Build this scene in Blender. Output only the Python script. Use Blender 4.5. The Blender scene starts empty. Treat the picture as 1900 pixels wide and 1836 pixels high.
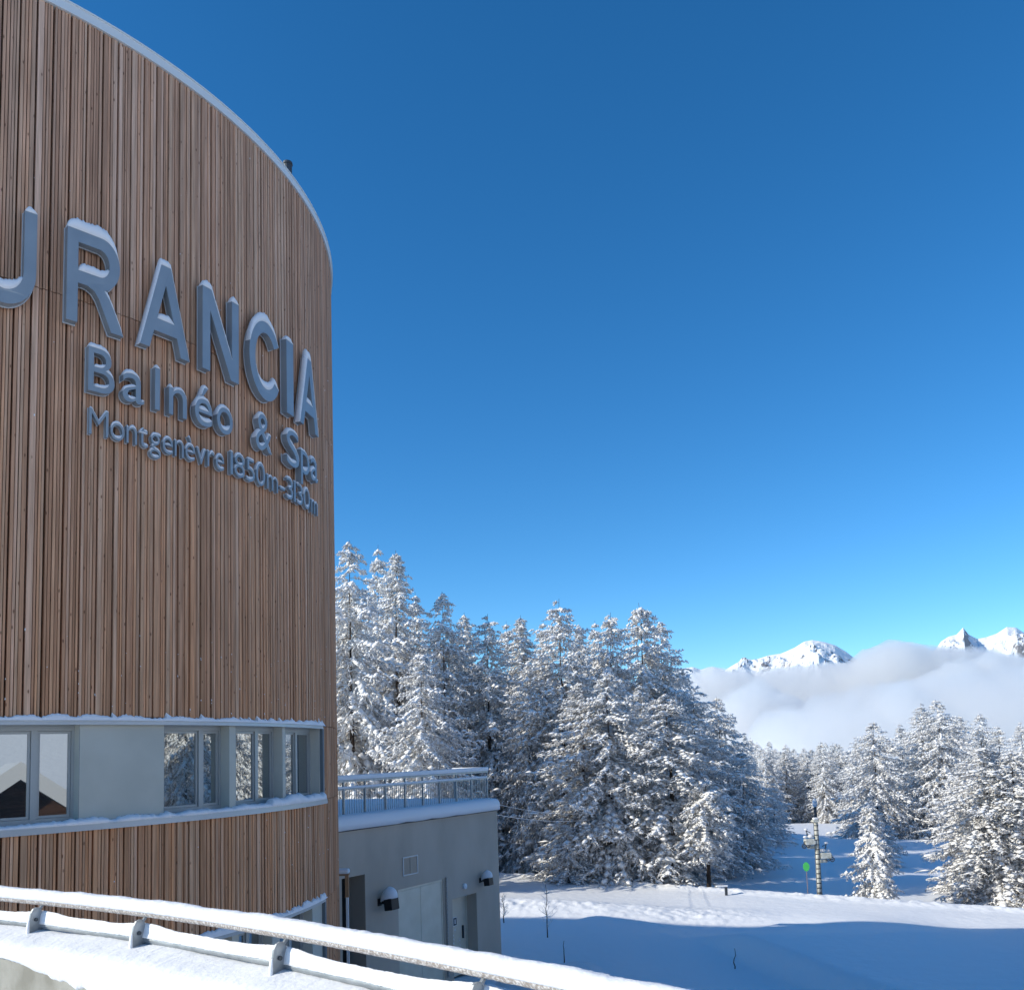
import bpy, bmesh, math, random
import numpy as np
from mathutils import Vector, Matrix
R_ = math.radians
random.seed(7)
rng = np.random.default_rng(11)
scn = bpy.context.scene
col = scn.collection

# ------------------------------------------------------------------ camera
F, CXP, CYP, PITCH, ROLL = 1645.0, 950.0, 1227.7, 0.1013, -0.0341     # photo pixels, radians
_f = np.array([0, math.cos(PITCH), math.sin(PITCH)]); _r = np.array([1., 0, 0]); _u = np.array([0, -math.sin(PITCH), math.cos(PITCH)])
CR = math.cos(ROLL)*_r + math.sin(ROLL)*_u
CU = -math.sin(ROLL)*_r + math.cos(ROLL)*_u
cd = bpy.data.cameras.new('camera'); cam = bpy.data.objects.new('camera', cd); col.objects.link(cam)
cd.sensor_fit = 'HORIZONTAL'; cd.sensor_width = 36; cd.lens = 36*F/1900
cd.shift_y = (CYP-918)/1900; cd.shift_x = 0
cd.clip_start = 0.05; cd.clip_end = 60000
cam.matrix_world = Matrix(((CR[0], CU[0], -_f[0], 0), (CR[1], CU[1], -_f[1], 0), (CR[2], CU[2], -_f[2], 0), (0, 0, 0, 1)))
scn.camera = cam

def ray(px, py):
    v = (px-CXP)/F*CR + (CYP-py)/F*CU + _f
    return v
def hz(px):                        # photo row of the true horizon at a column
    rz = CR[2]; uz = CU[2]; fz = _f[2]
    return CYP + F*((px-CXP)/F*rz + fz)/uz
def at(px, py, Y):                 # world point at northing Y seen at a photo pixel
    v = ray(px, py); return v*(Y/v[1])
def atz(px, py, z):
    v = ray(px, py); return v*(z/v[2])

# ------------------------------------------------------------------ world, sun
SUN_EL = R_(27.0)
sdir = np.array([-0.969, -0.248]); sdir /= np.linalg.norm(sdir)
SUN = Vector((sdir[0]*math.cos(SUN_EL), sdir[1]*math.cos(SUN_EL), math.sin(SUN_EL)))
w = bpy.data.worlds.new("World"); scn.world = w; w.use_nodes = True
nt = w.node_tree; bg = nt.nodes['Background']
sky = nt.nodes.new('ShaderNodeTexSky'); sky.sky_type = 'NISHITA'; sky.sun_disc = False
sky.sun_elevation = SUN_EL; sky.sun_rotation = math.atan2(SUN.x, SUN.y)
sky.altitude = 2200; sky.air_density = 1.0; sky.dust_density = 0.3; sky.ozone_density = 2.5
hsn = nt.nodes.new('ShaderNodeHueSaturation'); hsn.inputs['Saturation'].default_value = 1.22
tint = nt.nodes.new('ShaderNodeMix'); tint.data_type = 'RGBA'; tint.blend_type = 'MULTIPLY'; tint.inputs['Factor'].default_value = 1; tint.inputs[7].default_value = (.75, .875, .935, 1)
nt.links.new(sky.outputs[0], tint.inputs[6]); nt.links.new(tint.outputs[2], hsn.inputs['Color']); nt.links.new(hsn.outputs[0], bg.inputs[0]); bg.inputs[1].default_value = 0.15
sl = bpy.data.lights.new('sun', 'SUN'); sl.energy = 3.5; sl.angle = R_(0.53); sl.color = (1.0, 0.93, 0.78)
so = bpy.data.objects.new('sun', sl); col.objects.link(so)
so.rotation_euler = SUN.to_track_quat('Z', 'Y').to_euler()
scn.view_settings.view_transform = 'Standard'; scn.view_settings.look = 'None'
scn.view_settings.exposure = 0.48; scn.view_settings.gamma = 1
scn.cycles.use_denoising = True
scn.cycles.max_bounces = 10; scn.cycles.diffuse_bounces = 6; scn.cycles.volume_bounces = 10
scn.cycles.transparent_max_bounces = 12

# ------------------------------------------------------------------ helpers
def tag(o, label=None, cat=None, group=None, kind=None):
    if label: o['label'] = label
    if cat: o['category'] = cat
    if group: o['group'] = group
    if kind: o['kind'] = kind
    return o
def empty(name, loc=(0, 0, 0), label=None, cat=None, group=None, rz=0):
    o = bpy.data.objects.new(name, None); o.location = loc; o.rotation_euler = (0, 0, rz); o.empty_display_size = .3
    col.objects.link(o); return tag(o, label, cat, group)
class MB:
    def __init__(s): s.v = []; s.f = []; s.m = []
    def add(s, vs, fs, m=0):
        o = len(s.v); s.v.extend([tuple(map(float, p)) for p in vs]); s.f.extend([tuple(i+o for i in f) for f in fs]); s.m.extend([m]*len(fs))
    def hexa(s, p, m=0):      # 8 points, bottom ring then top ring
        s.add(p, [(3, 2, 1, 0), (4, 5, 6, 7), (0, 1, 5, 4), (1, 2, 6, 5), (2, 3, 7, 6), (3, 0, 4, 7)], m)
    def box(s, x0, x1, y0, y1, z0, z1, m=0):
        s.hexa([(x0, y0, z0), (x1, y0, z0), (x1, y1, z0), (x0, y1, z0), (x0, y0, z1), (x1, y0, z1), (x1, y1, z1), (x0, y1, z1)], m)
    def tube(s, pts, rad, n=8, m=0, cap=True):
        pts = [np.array(p, float) for p in pts]; k = len(pts)
        if not hasattr(rad, '__len__'): rad = [rad]*k
        vs = []
        for i in range(k):
            d = pts[min(i+1, k-1)]-pts[max(i-1, 0)]; d /= np.linalg.norm(d)+1e-9
            a = np.array([0, 0, 1.]) if abs(d[2]) < .9 else np.array([1., 0, 0])
            u = np.cross(d, a); u /= np.linalg.norm(u); w_ = np.cross(u, d)
            for j in range(n):
                t = 2*math.pi*j/n; vs.append(pts[i]+rad[i]*(math.cos(t)*u+math.sin(t)*w_))
        fs = [(i*n+j, i*n+(j+1) % n, (i+1)*n+(j+1) % n, (i+1)*n+j) for i in range(k-1) for j in range(n)]
        if cap: fs += [tuple(range(n-1, -1, -1)), tuple((k-1)*n+j for j in range(n))]
        s.add(vs, fs, m)
    def build(s, name, mats, parent=None, smooth=False, loc=None):
        me = bpy.data.meshes.new(name)
        v = np.array(s.v)
        if loc is not None: v = v-np.array(loc)
        me.from_pydata(v.tolist(), [], s.f)
        if not isinstance(mats, (list, tuple)): mats = [mats]
        for m in mats: me.materials.append(m)
        if len(mats) > 1: me.polygons.foreach_set('material_index', s.m)
        if smooth: me.polygons.foreach_set('use_smooth', [True]*len(me.polygons))
        me.update(); o = bpy.data.objects.new(name, me); col.objects.link(o)
        if loc is not None: o.location = loc
        if parent: o.parent = parent
        return o
def fix_normals(o):
    bm = bmesh.new(); bm.from_mesh(o.data); bmesh.ops.recalc_face_normals(bm, faces=bm.faces); bm.to_mesh(o.data); bm.free(); return o
def bevel(o, w_, seg=2, ang=30):
    bm = bmesh.new(); bm.from_mesh(o.data)
    es = [e for e in bm.edges if len(e.link_faces) == 2 and e.calc_face_angle(0) > R_(ang)]
    bmesh.ops.bevel(bm, geom=es, offset=w_, segments=seg, affect='EDGES', profile=.5); bm.to_mesh(o.data); bm.free(); return o
def np_mesh(name, V, Fq, mats, mi=None, smooth=False, parent=None, link=True):
    """V (n,3), Fq list of (faces array) each (k,3|4)"""
    me = bpy.data.meshes.new(name)
    tot = sum(f.size for f in Fq); nf = sum(len(f) for f in Fq)
    me.vertices.add(len(V)); me.vertices.foreach_set('co', np.asarray(V, np.float32).ravel())
    me.loops.add(tot); me.loops.foreach_set('vertex_index', np.concatenate([f.ravel() for f in Fq]).astype(np.int32))
    me.polygons.add(nf)
    cnt = np.concatenate([np.full(len(f), f.shape[1]) for f in Fq]); st = np.concatenate([[0], np.cumsum(cnt)[:-1]])
    me.polygons.foreach_set('loop_start', st.astype(np.int32)); me.polygons.foreach_set('loop_total', cnt.astype(np.int32))
    for m in mats: me.materials.append(m)
    if mi is not None: me.polygons.foreach_set('material_index', np.asarray(mi, np.int32))
    me.polygons.foreach_set('use_smooth', np.full(nf, smooth))
    me.update(calc_edges=True); me.validate()
    if not link: return me
    o = bpy.data.objects.new(name, me); col.objects.link(o)
    if parent: o.parent = parent
    return o
# value noise in numpy
_P = rng.random((256, 256))
def vn(x, y):
    xi = np.floor(x).astype(int); yi = np.floor(y).astype(int); fx = x-xi; fy = y-yi
    fx = fx*fx*(3-2*fx); fy = fy*fy*(3-2*fy)
    a = _P[xi & 255, yi & 255]; b = _P[(xi+1) & 255, yi & 255]; c = _P[xi & 255, (yi+1) & 255]; d = _P[(xi+1) & 255, (yi+1) & 255]
    return (a*(1-fx)+b*fx)*(1-fy)+(c*(1-fx)+d*fx)*fy
def fbm(x, y, o=4, g=.5):
    s = 0; a = 1; t = 0
    for i in range(o):
        s = s+a*(vn(x*2**i+i*17.3, y*2**i+i*9.1)-.5); t += a; a *= g
    return s/t
def ss(a, b, x):
    t = np.clip((x-a)/(b-a), 0, 1); return t*t*(3-2*t)

# ------------------------------------------------------------------ materials
def mat(name, color, rough=.7, metal=0, spec=.3):
    m = bpy.data.materials.new(name); m.use_nodes = True
    b = m.node_tree.nodes['Principled BSDF']
    b.inputs['Base Color'].default_value = (*color, 1); b.inputs['Roughness'].default_value = rough
    b.inputs['Metallic'].default_value = metal; b.inputs['Specular IOR Level'].default_value = spec
    return m
def N(m, t, **kw):
    n = m.node_tree.nodes.new(t)
    for k, v in kw.items(): setattr(n, k, v)
    return n
def L(m, a, b): m.node_tree.links.new(a, b)
def bsdf(m): return m.node_tree.nodes['Principled BSDF']
def noise_bump(m, scale, strength, dist=.02, coord='Object', detail=4, tex=None):
    tc = N(m, 'ShaderNodeTexCoord'); no = N(m, 'ShaderNodeTexNoise'); no.inputs['Scale'].default_value = scale; no.inputs['Detail'].default_value = detail
    L(m, tc.outputs[coord], no.inputs['Vector']); bu = N(m, 'ShaderNodeBump'); bu.inputs['Strength'].default_value = strength; bu.inputs['Distance'].default_value = dist
    L(m, no.outputs['Fac'], bu.inputs['Height']); L(m, bu.outputs[0], bsdf(m).inputs['Normal']); return no, bu
def vary(m, c0, c1, scale, lo=.35, hi=.65, coord='Object', stretch=None, detail=5):
    tc = N(m, 'ShaderNodeTexCoord'); no = N(m, 'ShaderNodeTexNoise'); no.inputs['Scale'].default_value = scale; no.inputs['Detail'].default_value = detail
    src = tc.outputs[coord]
    if stretch:
        mp = N(m, 'ShaderNodeMapping'); mp.inputs['Scale'].default_value = stretch; L(m, src, mp.inputs[0]); src = mp.outputs[0]
    L(m, src, no.inputs['Vector']); cr = N(m, 'ShaderNodeValToRGB'); cr.color_ramp.elements[0].position = lo; cr.color_ramp.elements[1].position = hi
    cr.color_ramp.elements[0].color = (*c0, 1); cr.color_ramp.elements[1].color = (*c1, 1)
    L(m, no.outputs['Fac'], cr.inputs[0]); L(m, cr.outputs[0], bsdf(m).inputs['Base Color']); return cr
M = {}
M['snow'] = mat('snow', (.78, .79, .81), .6, 0, .25); noise_bump(M['snow'], 38, .45, .012, detail=6)
M['snow_ground'] = mat('snow_ground', (.86, .87, .89), .55, 0, .3); noise_bump(M['snow_ground'], 2.2, .35, .12, detail=8)
M['snow_tree'] = mat('snow_on_branches', (.93, .93, .93), .75, 0, .1)
M['frost'] = mat('frosted_twig', (.42, .38, .34), .85, 0, .1)
m = M['frost']; g = N(m, 'ShaderNodeNewGeometry'); cr = N(m, 'ShaderNodeValToRGB')
cr.color_ramp.elements[0].color = (.52, .49, .46, 1); cr.color_ramp.elements[1].color = (.93, .93, .93, 1); cr.color_ramp.elements[0].position = .1; cr.color_ramp.elements[1].position = .95
L(m, g.outputs['Random Per Island'], cr.inputs[0]); L(m, cr.outputs[0], bsdf(m).inputs['Base Color'])
M['twig'] = mat('larch_twig', (.38, .33, .29), .9, 0, .1)
M['bark'] = mat('bark', (.07, .05, .04), .95, 0, .1); vary(M['bark'], (.04, .03, .025), (.14, .11, .09), 6, stretch=(1, 1, .25)); noise_bump(M['bark'], 12, .6, .03)
# larch cladding
m = M['wood'] = mat('weathered_larch', (.3, .2, .14), .75, 0, .2)
g = N(m, 'ShaderNodeNewGeometry'); tc = N(m, 'ShaderNodeTexCoord')
cr = N(m, 'ShaderNodeValToRGB'); els = cr.color_ramp.elements
els[0].position = 0; els[0].color = (.43, .23, .125, 1); els[1].position = 1; els[1].color = (.73, .455, .30, 1)
for p, c in ((.2, (.58, .31, .174)), (.4, (.50, .305, .19)), (.6, (.69, .35, .18)), (.8, (.60, .37, .226))):
    e = els.new(p); e.color = (*c, 1)
L(m, g.outputs['Random Per Island'], cr.inputs[0])
mp = N(m, 'ShaderNodeMapping'); mp.inputs['Scale'].default_value = (14, 14, .55); L(m, tc.outputs['Object'], mp.inputs[0])
n1 = N(m, 'ShaderNodeTexNoise'); n1.inputs['Scale'].default_value = 2.0; n1.inputs['Detail'].default_value = 6; L(m, mp.outputs[0], n1.inputs['Vector'])
mx = N(m, 'ShaderNodeMix', data_type='RGBA', blend_type='MULTIPLY'); mx.inputs['Factor'].default_value = 1
r1 = N(m, 'ShaderNodeValToRGB'); r1.color_ramp.elements[0].position = .25; r1.color_ramp.elements[0].color = (.62, .6, .58, 1); r1.color_ramp.elements[1].position = .75; r1.color_ramp.elements[1].color = (1.22, 1.2, 1.2, 1)
L(m, n1.outputs['Fac'], r1.inputs[0]); L(m, cr.outputs[0], mx.inputs[6]); L(m, r1.outputs[0], mx.inputs[7])
# knots
mp2 = N(m, 'ShaderNodeMapping'); mp2.inputs['Scale'].default_value = (22, 22, 9); L(m, tc.outputs['Object'], mp2.inputs[0])
vo = N(m, 'ShaderNodeTexVoronoi'); vo.inputs['Scale'].default_value = .42; L(m, mp2.outputs[0], vo.inputs['Vector'])
r2 = N(m, 'ShaderNodeValToRGB'); r2.color_ramp.elements[0].position = .05; r2.color_ramp.elements[0].color = (.30, .24, .2, 1); r2.color_ramp.elements[1].position = .13; r2.color_ramp.elements[1].color = (1, 1, 1, 1)
L(m, vo.outputs['Distance'], r2.inputs[0])
mx2 = N(m, 'ShaderNodeMix', data_type='RGBA', blend_type='MULTIPLY'); mx2.inputs['Factor'].default_value = 1
L(m, mx.outputs[2], mx2.inputs[6]); L(m, r2.outputs[0], mx2.inputs[7])
# upper boards weather greyer (wear that belongs to the wood)
sx = N(m, 'ShaderNodeSeparateXYZ'); L(m, tc.outputs['Object'], sx.inputs[0])
mr = N(m, 'ShaderNodeMapRange'); mr.inputs[1].default_value = 0; mr.inputs[2].default_value = 9; mr.inputs[3].default_value = 0.0; mr.inputs[4].default_value = .45; L(m, sx.outputs[2], mr.inputs[0])
mx3 = N(m, 'ShaderNodeMix', data_type='RGBA'); L(m, mr.outputs[0], mx3.inputs[0]); L(m, mx2.outputs[2], mx3.inputs[6])
hs = N(m, 'ShaderNodeHueSaturation'); hs.inputs['Saturation'].default_value = .62; hs.inputs['Value'].default_value = .8; L(m, mx2.outputs[2], hs.inputs['Color']); L(m, hs.outputs[0], mx3.inputs[7])
L(m, mx3.outputs[2], bsdf(m).inputs['Base Color'])
M['dark'] = mat('dark_backing', (.07, .05, .045), .9)
M['panel'] = mat('grey_panel', (.38, .40, .40), .55); vary(M['panel'], (.44, .445, .395), (.49, .495, .44), 1.5); noise_bump(M['panel'], 60, .08, .003)
M['jamb'] = mat('grey_jamb', (.12, .15, .17), .5)
M['alu'] = mat('window_aluminium', (.36, .385, .385), .4, .2)
M['metal'] = mat('zinc_flashing', (.42, .46, .49), .4, .5); noise_bump(M['metal'], 3, .1, .02)
M['letter'] = mat('grey_letter_face', (.27, .315, .35), .38, .25); vary(M['letter'], (.25, .295, .33), (.29, .335, .37), 2)
M['letter_edge'] = mat('letter_trim', (.55, .58, .60), .4, .2)
M['render'] = mat('grey_render', (.17, .195, .195), .85); vary(M['render'], (.42, .36, .295), (.50, .43, .355), .7, stretch=(1, 1, .5)); noise_bump(M['render'], 40, .15, .005)
M['door'] = mat('grey_steel_door', (.27, .285, .275), .5, .1); vary(M['door'], (.62, .57, .46), (.68, .63, .52), 2)
M['fascia'] = mat('pale_fascia_metal', (.62, .66, .67), .5, .1); noise_bump(M['fascia'], 2, .1, .02)
M['dark_metal'] = mat('dark_metal', (.06, .07, .08), .5, .3)
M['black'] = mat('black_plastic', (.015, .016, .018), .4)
M['galv'] = mat('galvanised_steel', (.42, .45, .47), .42, .6); vary(M['galv'], (.25, .275, .29), (.36, .385, .40), 12); noise_bump(M['galv'], 30, .1, .003)
M['concrete'] = mat('concrete', (.30, .29, .25), .9); vary(M['concrete'], (.235, .225, .19), (.36, .35, .31), 5); noise_bump(M['concrete'], 35, .4, .006)
M['frosttube'] = mat('frosted_steel_tube', (.3, .28, .27), .7)
vary(M['frosttube'], (.30, .26, .23), (.60, .58, .56), 90, .45, .62); noise_bump(M['frosttube'], 160, .7, .004)
M['pylon'] = mat('pale_painted_steel', (.55, .56, .50), .6); vary(M['pylon'], (.42, .42, .36), (.7, .71, .66), 5)
M['green'] = mat('green_sign', (.10, .62, .14), .5)
M['white'] = mat('white_plate', (.75, .76, .77), .5)
M['orange'] = mat('orange_wood', (.38, .22, .12), .7)
M['chalet'] = mat('dark_timber', (.07, .035, .022), .8); vary(M['chalet'], (.05, .025, .016), (.1, .05, .03), 3, stretch=(1, 1, 8))
# mirrored solar glass
m = M['glass'] = bpy.data.materials.new('reflective_glass'); m.use_nodes = True
b = bsdf(m); b.inputs['Base Color'].default_value = (.03, .04, .045, 1); b.inputs['Roughness'].default_value = .02
gl = N(m, 'ShaderNodeBsdfGlossy'); gl.inputs['Roughness'].default_value = .005; gl.inputs['Color'].default_value = (.86, .9, .9, 1)
ms = N(m, 'ShaderNodeMixShader'); ms.inputs[0].default_value = .42; out = m.node_tree.nodes['Material Output']
L(m, b.outputs[0], ms.inputs[1]); L(m, gl.outputs[0], ms.inputs[2]); L(m, ms.outputs[0], out.inputs[0])
# mountain
m = M['mountain'] = mat('snowy_rock', (.8, .8, .8), .8)
g = N(m, 'ShaderNodeNewGeometry'); sp = N(m, 'ShaderNodeSeparateXYZ'); L(m, g.outputs['Normal'], sp.inputs[0])
tc = N(m, 'ShaderNodeTexCoord'); no = N(m, 'ShaderNodeTexNoise'); no.inputs['Scale'].default_value = .012; no.inputs['Detail'].default_value = 9; L(m, tc.outputs['Object'], no.inputs['Vector'])
ma = N(m, 'ShaderNodeMath', operation='MULTIPLY_ADD'); L(m, no.outputs['Fac'], ma.inputs[0]); ma.inputs[1].default_value = .9; L(m, sp.outputs[2], ma.inputs[2])
cr = N(m, 'ShaderNodeValToRGB'); cr.color_ramp.elements[0].position = .88; cr.color_ramp.elements[0].color = (.27, .26, .27, 1); cr.color_ramp.elements[1].position = .98; cr.color_ramp.elements[1].color = (.85, .86, .88, 1)
L(m, ma.outputs[0], cr.inputs[0]); L(m, cr.outputs[0], bsdf(m).inputs['Base Color'])
def cloud_mat(name, dens):
    m = bpy.data.materials.new(name); m.use_nodes = True; nt = m.node_tree; nt.nodes.remove(bsdf(m))
    v = nt.nodes.new('ShaderNodeVolumePrincipled'); v.inputs['Color'].default_value = (.99, .99, .99, 1); v.inputs['Density'].default_value = dens; v.inputs['Anisotropy'].default_value = .3
    nt.links.new(v.outputs[0], nt.nodes['Material Output'].inputs['Volume']); return m

# ------------------------------------------------------------------ ground
GZ = -7.5
P1 = np.array([-.9, 56.]); P2 = np.array([22.4, 38.8]); BD = (P2-P1)/np.linalg.norm(P2-P1); BN = np.array([-BD[1], BD[0]])
def ground_z(x, y):
    x = np.asarray(x, float); y = np.asarray(y, float)
    s = (x-P1[0])*BN[0]+(y-P1[1])*BN[1]                   # distance beyond the bank edge
    a = (x-P1[0])*BD[0]+(y-P1[1])*BD[1]
    s = s+.5*fbm(a*.08, 0*a+3.3, 2)
    z = np.full_like(x, GZ)
    back = -8.35-.042*np.clip(s, 0, 160)-.10*np.clip(s-120, 0, 5000)
    back = back+fbm(x*.045, y*.045, 3)*2.2*ss(3, 25, s)*(1-ss(300, 600, s))
    hill = ss(.20, -.10, x/np.maximum(y, 20))*np.clip(s-2, 0, 90)*.13
    back = back+hill*(y > 0)
    t = ss(.2, 2.2, s)
    z = z*(1-t)+back*t
    near = (1-ss(0, .8, s))
    # crumbly edge of the groomed track
    e = np.exp(-((s+.55)/.55)**2)*near
    z = z+e*(.12+.26*fbm(x*2.6, y*2.6, 4, .75))
    # windrow of ploughed lumps
    w0 = at(925, 1676, 43.5); w1 = at(1450, 1692, 39.6)
    wa = np.array([w0[0], w0[1]]); wb = np.array([w1[0], w1[1]]); wd = wb-wa; wl = np.linalg.norm(wd); wd = wd/wl
    u = (x-wa[0])*wd[0]+(y-wa[1])*wd[1]; v = -(x-wa[0])*wd[1]+(y-wa[1])*wd[0]
    v = v+.8*fbm(u*.2, u*0+1.7, 2)
    wr = np.exp(-(v/1.5)**2)*ss(wl+.5, wl-3.5, u)*ss(-14, -6, u)
    z = z+wr*(.34+.22*fbm(x*1.6, y*1.6, 4, .75)+.10*fbm(x*5, y*5, 2))
    # field between building and track: broad soft drifts
    fld = ss(-2, -6, s)
    z = z+fld*fbm(x*.11+4, y*.11, 3)*.55
    z = z-.35*np.exp(-(((x-8.5)/3.2)**2+((y-38.3)/3)**2))+.32*np.exp(-(((x-14.5)/2.6)**2+((y-36.8)/2.2)**2))
    # long soft step in the shade
    q0 = atz(1225, 1712, GZ); q1 = atz(1560, 1836, GZ); qd = np.array([q1[0]-q0[0], q1[1]-q0[1]]); qd /= np.linalg.norm(qd)
    sd = -(x-q0[0])*qd[1]+(y-q0[1])*qd[0]
    z = z+fld*(.75*ss(-.1, .8, sd)-.3)*ss(60, 20, np.abs(sd))*ss(37.5, 33, y)
    # banked snow along the annex foot is added by its own drift mesh
    # out-of-frame hill right and behind the camera, added to bounce sunlight onto the facade
    hs_ = (x-.68*y)*.83-20
    z = z+58*ss(0, 150, hs_)*ss(900, 500, np.hypot(x, y))*(1+.25*fbm(x*.02, y*.02, 3))*ss(-140, -60, -np.abs(y+20)+60)
    z = z-ss(400, 1600, np.hypot(x, y))*160
    return z
def axis(core0, core1, step, lo, hi, grow=1.13):
    c = list(np.arange(core0, core1, step)); s = step; x = core1
    while x < hi: c.append(x); s = min(s*grow, 900); x += s
    c.append(hi); s = step; x = core0-step; l = []
    while x > lo: l.append(x); s = min(s*grow, 900); x -= s
    l.append(lo); return np.array(l[::-1]+c)
gx = axis(-4, 25, .10, -6000, 9000); gy = axis(34, 58, .10, -3000, 12000)
X, Y = np.meshgrid(gx, gy, indexing='ij'); Z = ground_z(X, Y)
V = np.stack([X, Y, Z], -1).reshape(-1, 3); nx, ny = len(gx), len(gy)
I = np.arange(nx*ny).reshape(nx, ny); Fq = np.stack([I[:-1, :-1], I[1:, :-1], I[1:, 1:], I[:-1, 1:]], -1).reshape(-1, 4)
go = np_mesh('snow_ground', V, [Fq], [M['snow_ground']], smooth=True); tag(go, kind='structure')
def gz(x, y): return float(ground_z(np.array([x]), np.array([y]))[0])

# ------------------------------------------------------------------ mountains
prof = [(900, 1330), (1100, 1290), (1200, 1262), (1260, 1240), (1285, 1236), (1300, 1241), (1322, 1236), (1345, 1242), (1365, 1230), (1382, 1221), (1400, 1223), (1425, 1215), (1450, 1211), (1475, 1200), (1492, 1189), (1507, 1186),
        (1530, 1190), (1550, 1196), (1570, 1208), (1588, 1222), (1620, 1250), (1680, 1262), (1725, 1220), (1746, 1189), (1760, 1180), (1775, 1176), (1787, 1163), (1797, 1176), (1813, 1184), (1830, 1181), (1850, 1174), (1868, 1162), (1885, 1163),
        (1900, 1173), (1950, 1165), (2000, 1190), (2100, 1150), (2300, 1210), (2700, 1180)]
def mountain(D0, name):
    px = np.linspace(900, 2700, 620); pr = np.interp(px, [p[0] for p in prof], [p[1] for p in prof])
    dy = np.concatenate([np.linspace(-2600, -700, 26), np.linspace(-660, 500, 90)])
    PX, DY = np.meshgrid(px, dy, indexing='ij'); PR = pr[:, None]+0*DY
    top = (hz(PX)-PR)*D0/F/math.cos(PITCH)**0
    # exact height via the ray to the crest
    vx = (PX-CXP)/F*CR[0]; 
    rz = (PX-CXP)/F*CR[2]+(CYP-PR)/F*CU[2]+_f[2]; ry = (PX-CXP)/F*CR[1]+(CYP-PR)/F*CU[1]+_f[1]; rx = (PX-CXP)/F*CR[0]+(CYP-PR)/F*CU[0]+_f[0]
    top = rz/ry*D0; Yw = D0+DY; Xw = rx/ry*Yw
    ridge = 1-np.abs(2*vn(Xw/420+5, Yw/420+2)-1); r2 = 1-np.abs(2*vn(Xw/150+1, Yw/170+7)-1); r3 = fbm(Xw/60, Yw/60, 4, .6)
    drop = np.abs(DY); fall = drop*.42+drop**1.0*.18*np.sin(0)
    nz = (ridge-.5)*190+(r2-.5)*85+r3*60
    Zw = top-fall+nz*ss(0, 420, drop)+r3*26*ss(0, 40, drop)-14*ss(0, 60, drop)
    V = np.stack([Xw, Yw, Zw], -1).reshape(-1, 3); a, b = PX.shape; I = np.arange(a*b).reshape(a, b)
    Fq = np.stack([I[:-1, :-1], I[1:, :-1], I[1:, 1:], I[:-1, 1:]], -1).reshape(-1, 4)
    o = np_mesh(name, V, [Fq], [M['mountain']], smooth=False); tag(o, kind='structure'); return o
mountain(6500, 'mountains')

# ------------------------------------------------------------------ cloud banks (closed lumpy shells of even white vapour)
def cloud(name, D, depth, pts, dens, seed, amp=1.0, foot=1480):
    px = np.linspace(pts[0][0], pts[-1][0], 190); pr = np.interp(px, [p[0] for p in pts], [p[1] for p in pts])
    tt = np.linspace(0, 1, 60); PX, T = np.meshgrid(px, tt, indexing='ij'); PR = pr[:, None]+0*T
    rz = (PX-CXP)/F*CR[2]+(CYP-PR)/F*CU[2]+_f[2]; ry = (PX-CXP)/F*CR[1]+(CYP-PR)/F*CU[1]+_f[1]; rx = (PX-CXP)/F*CR[0]+(CYP-PR)/F*CU[0]+_f[0]
    Yw = D+depth*(T-.5); Xw = rx/ry*Yw
    zt = rz/ry*D; floor = -260.
    edge = np.sqrt(np.clip(1-(2*T-1)**2, 0, 1))*np.sqrt(np.clip(1-(2*(PX-px[0])/(px[-1]-px[0])-1)**16, 0, 1))
    s = D/4000
    bill = (1-np.abs(2*vn(Xw/(330*s)+seed, Yw/(330*s)+seed)-1))*.5+(1-np.abs(2*vn(Xw/(140*s)+seed*2, Yw/(140*s))-1))*.27+fbm(Xw/(60*s), Yw/(60*s)+seed, 3)*.25
    Zw = floor+(zt-floor)*edge**.7+(bill-.55)*150*s*amp*edge
    a, b = PX.shape; top = np.stack([Xw, Yw, Zw], -1).reshape(-1, 3); bot = top.copy(); bot[:, 2] = floor-30
    I = np.arange(a*b).reshape(a, b); ft = np.stack([I[:-1, :-1], I[1:, :-1], I[1:, 1:], I[:-1, 1:]], -1).reshape(-1, 4); n = a*b
    fb = ft[:, ::-1]+n; ring = np.concatenate([I[:, 0], I[-1, 1:], I[-2::-1, -1], I[0, -2:0:-1]]); nxt = np.roll(ring, -1)
    fs = np.stack([ring, ring+n, nxt+n, nxt], -1)
    o = np_mesh(name, np.concatenate([top, bot]), [ft, fb, fs], [cloud_mat(name, dens)], smooth=False)
    fix_normals(o); tag(o, kind='stuff'); return o
cloud('cloud_bank', 5200, 900, [(1150, 1262), (1270, 1246), (1340, 1245), (1400, 1250), (1500, 1240), (1575, 1232), (1600, 1212), (1640, 1198), (1690, 1191), (1740, 1192), (1800, 1201), (1850, 1214), (1930, 1218), (2050, 1200), (2300, 1230)], .010, 3.1, .8)
cloud('cloud_bank', 4100, 800, [(1200, 1345), (1280, 1318), (1340, 1300), (1400, 1268), (1440, 1280), (1490, 1300), (1560, 1283), (1620, 1262), (1700, 1240), (1800, 1226), (1900, 1222), (2050, 1215), (2300, 1240)], .010, 7.7, 1.7)
cloud('cloud_bank', 3200, 600, [(1330, 1395), (1400, 1350), (1460, 1312), (1520, 1300), (1600, 1292), (1680, 1262), (1760, 1250), (1840, 1238), (1920, 1240), (2050, 1260), (2300, 1280)], .009, 12.3, 1.7)

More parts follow.
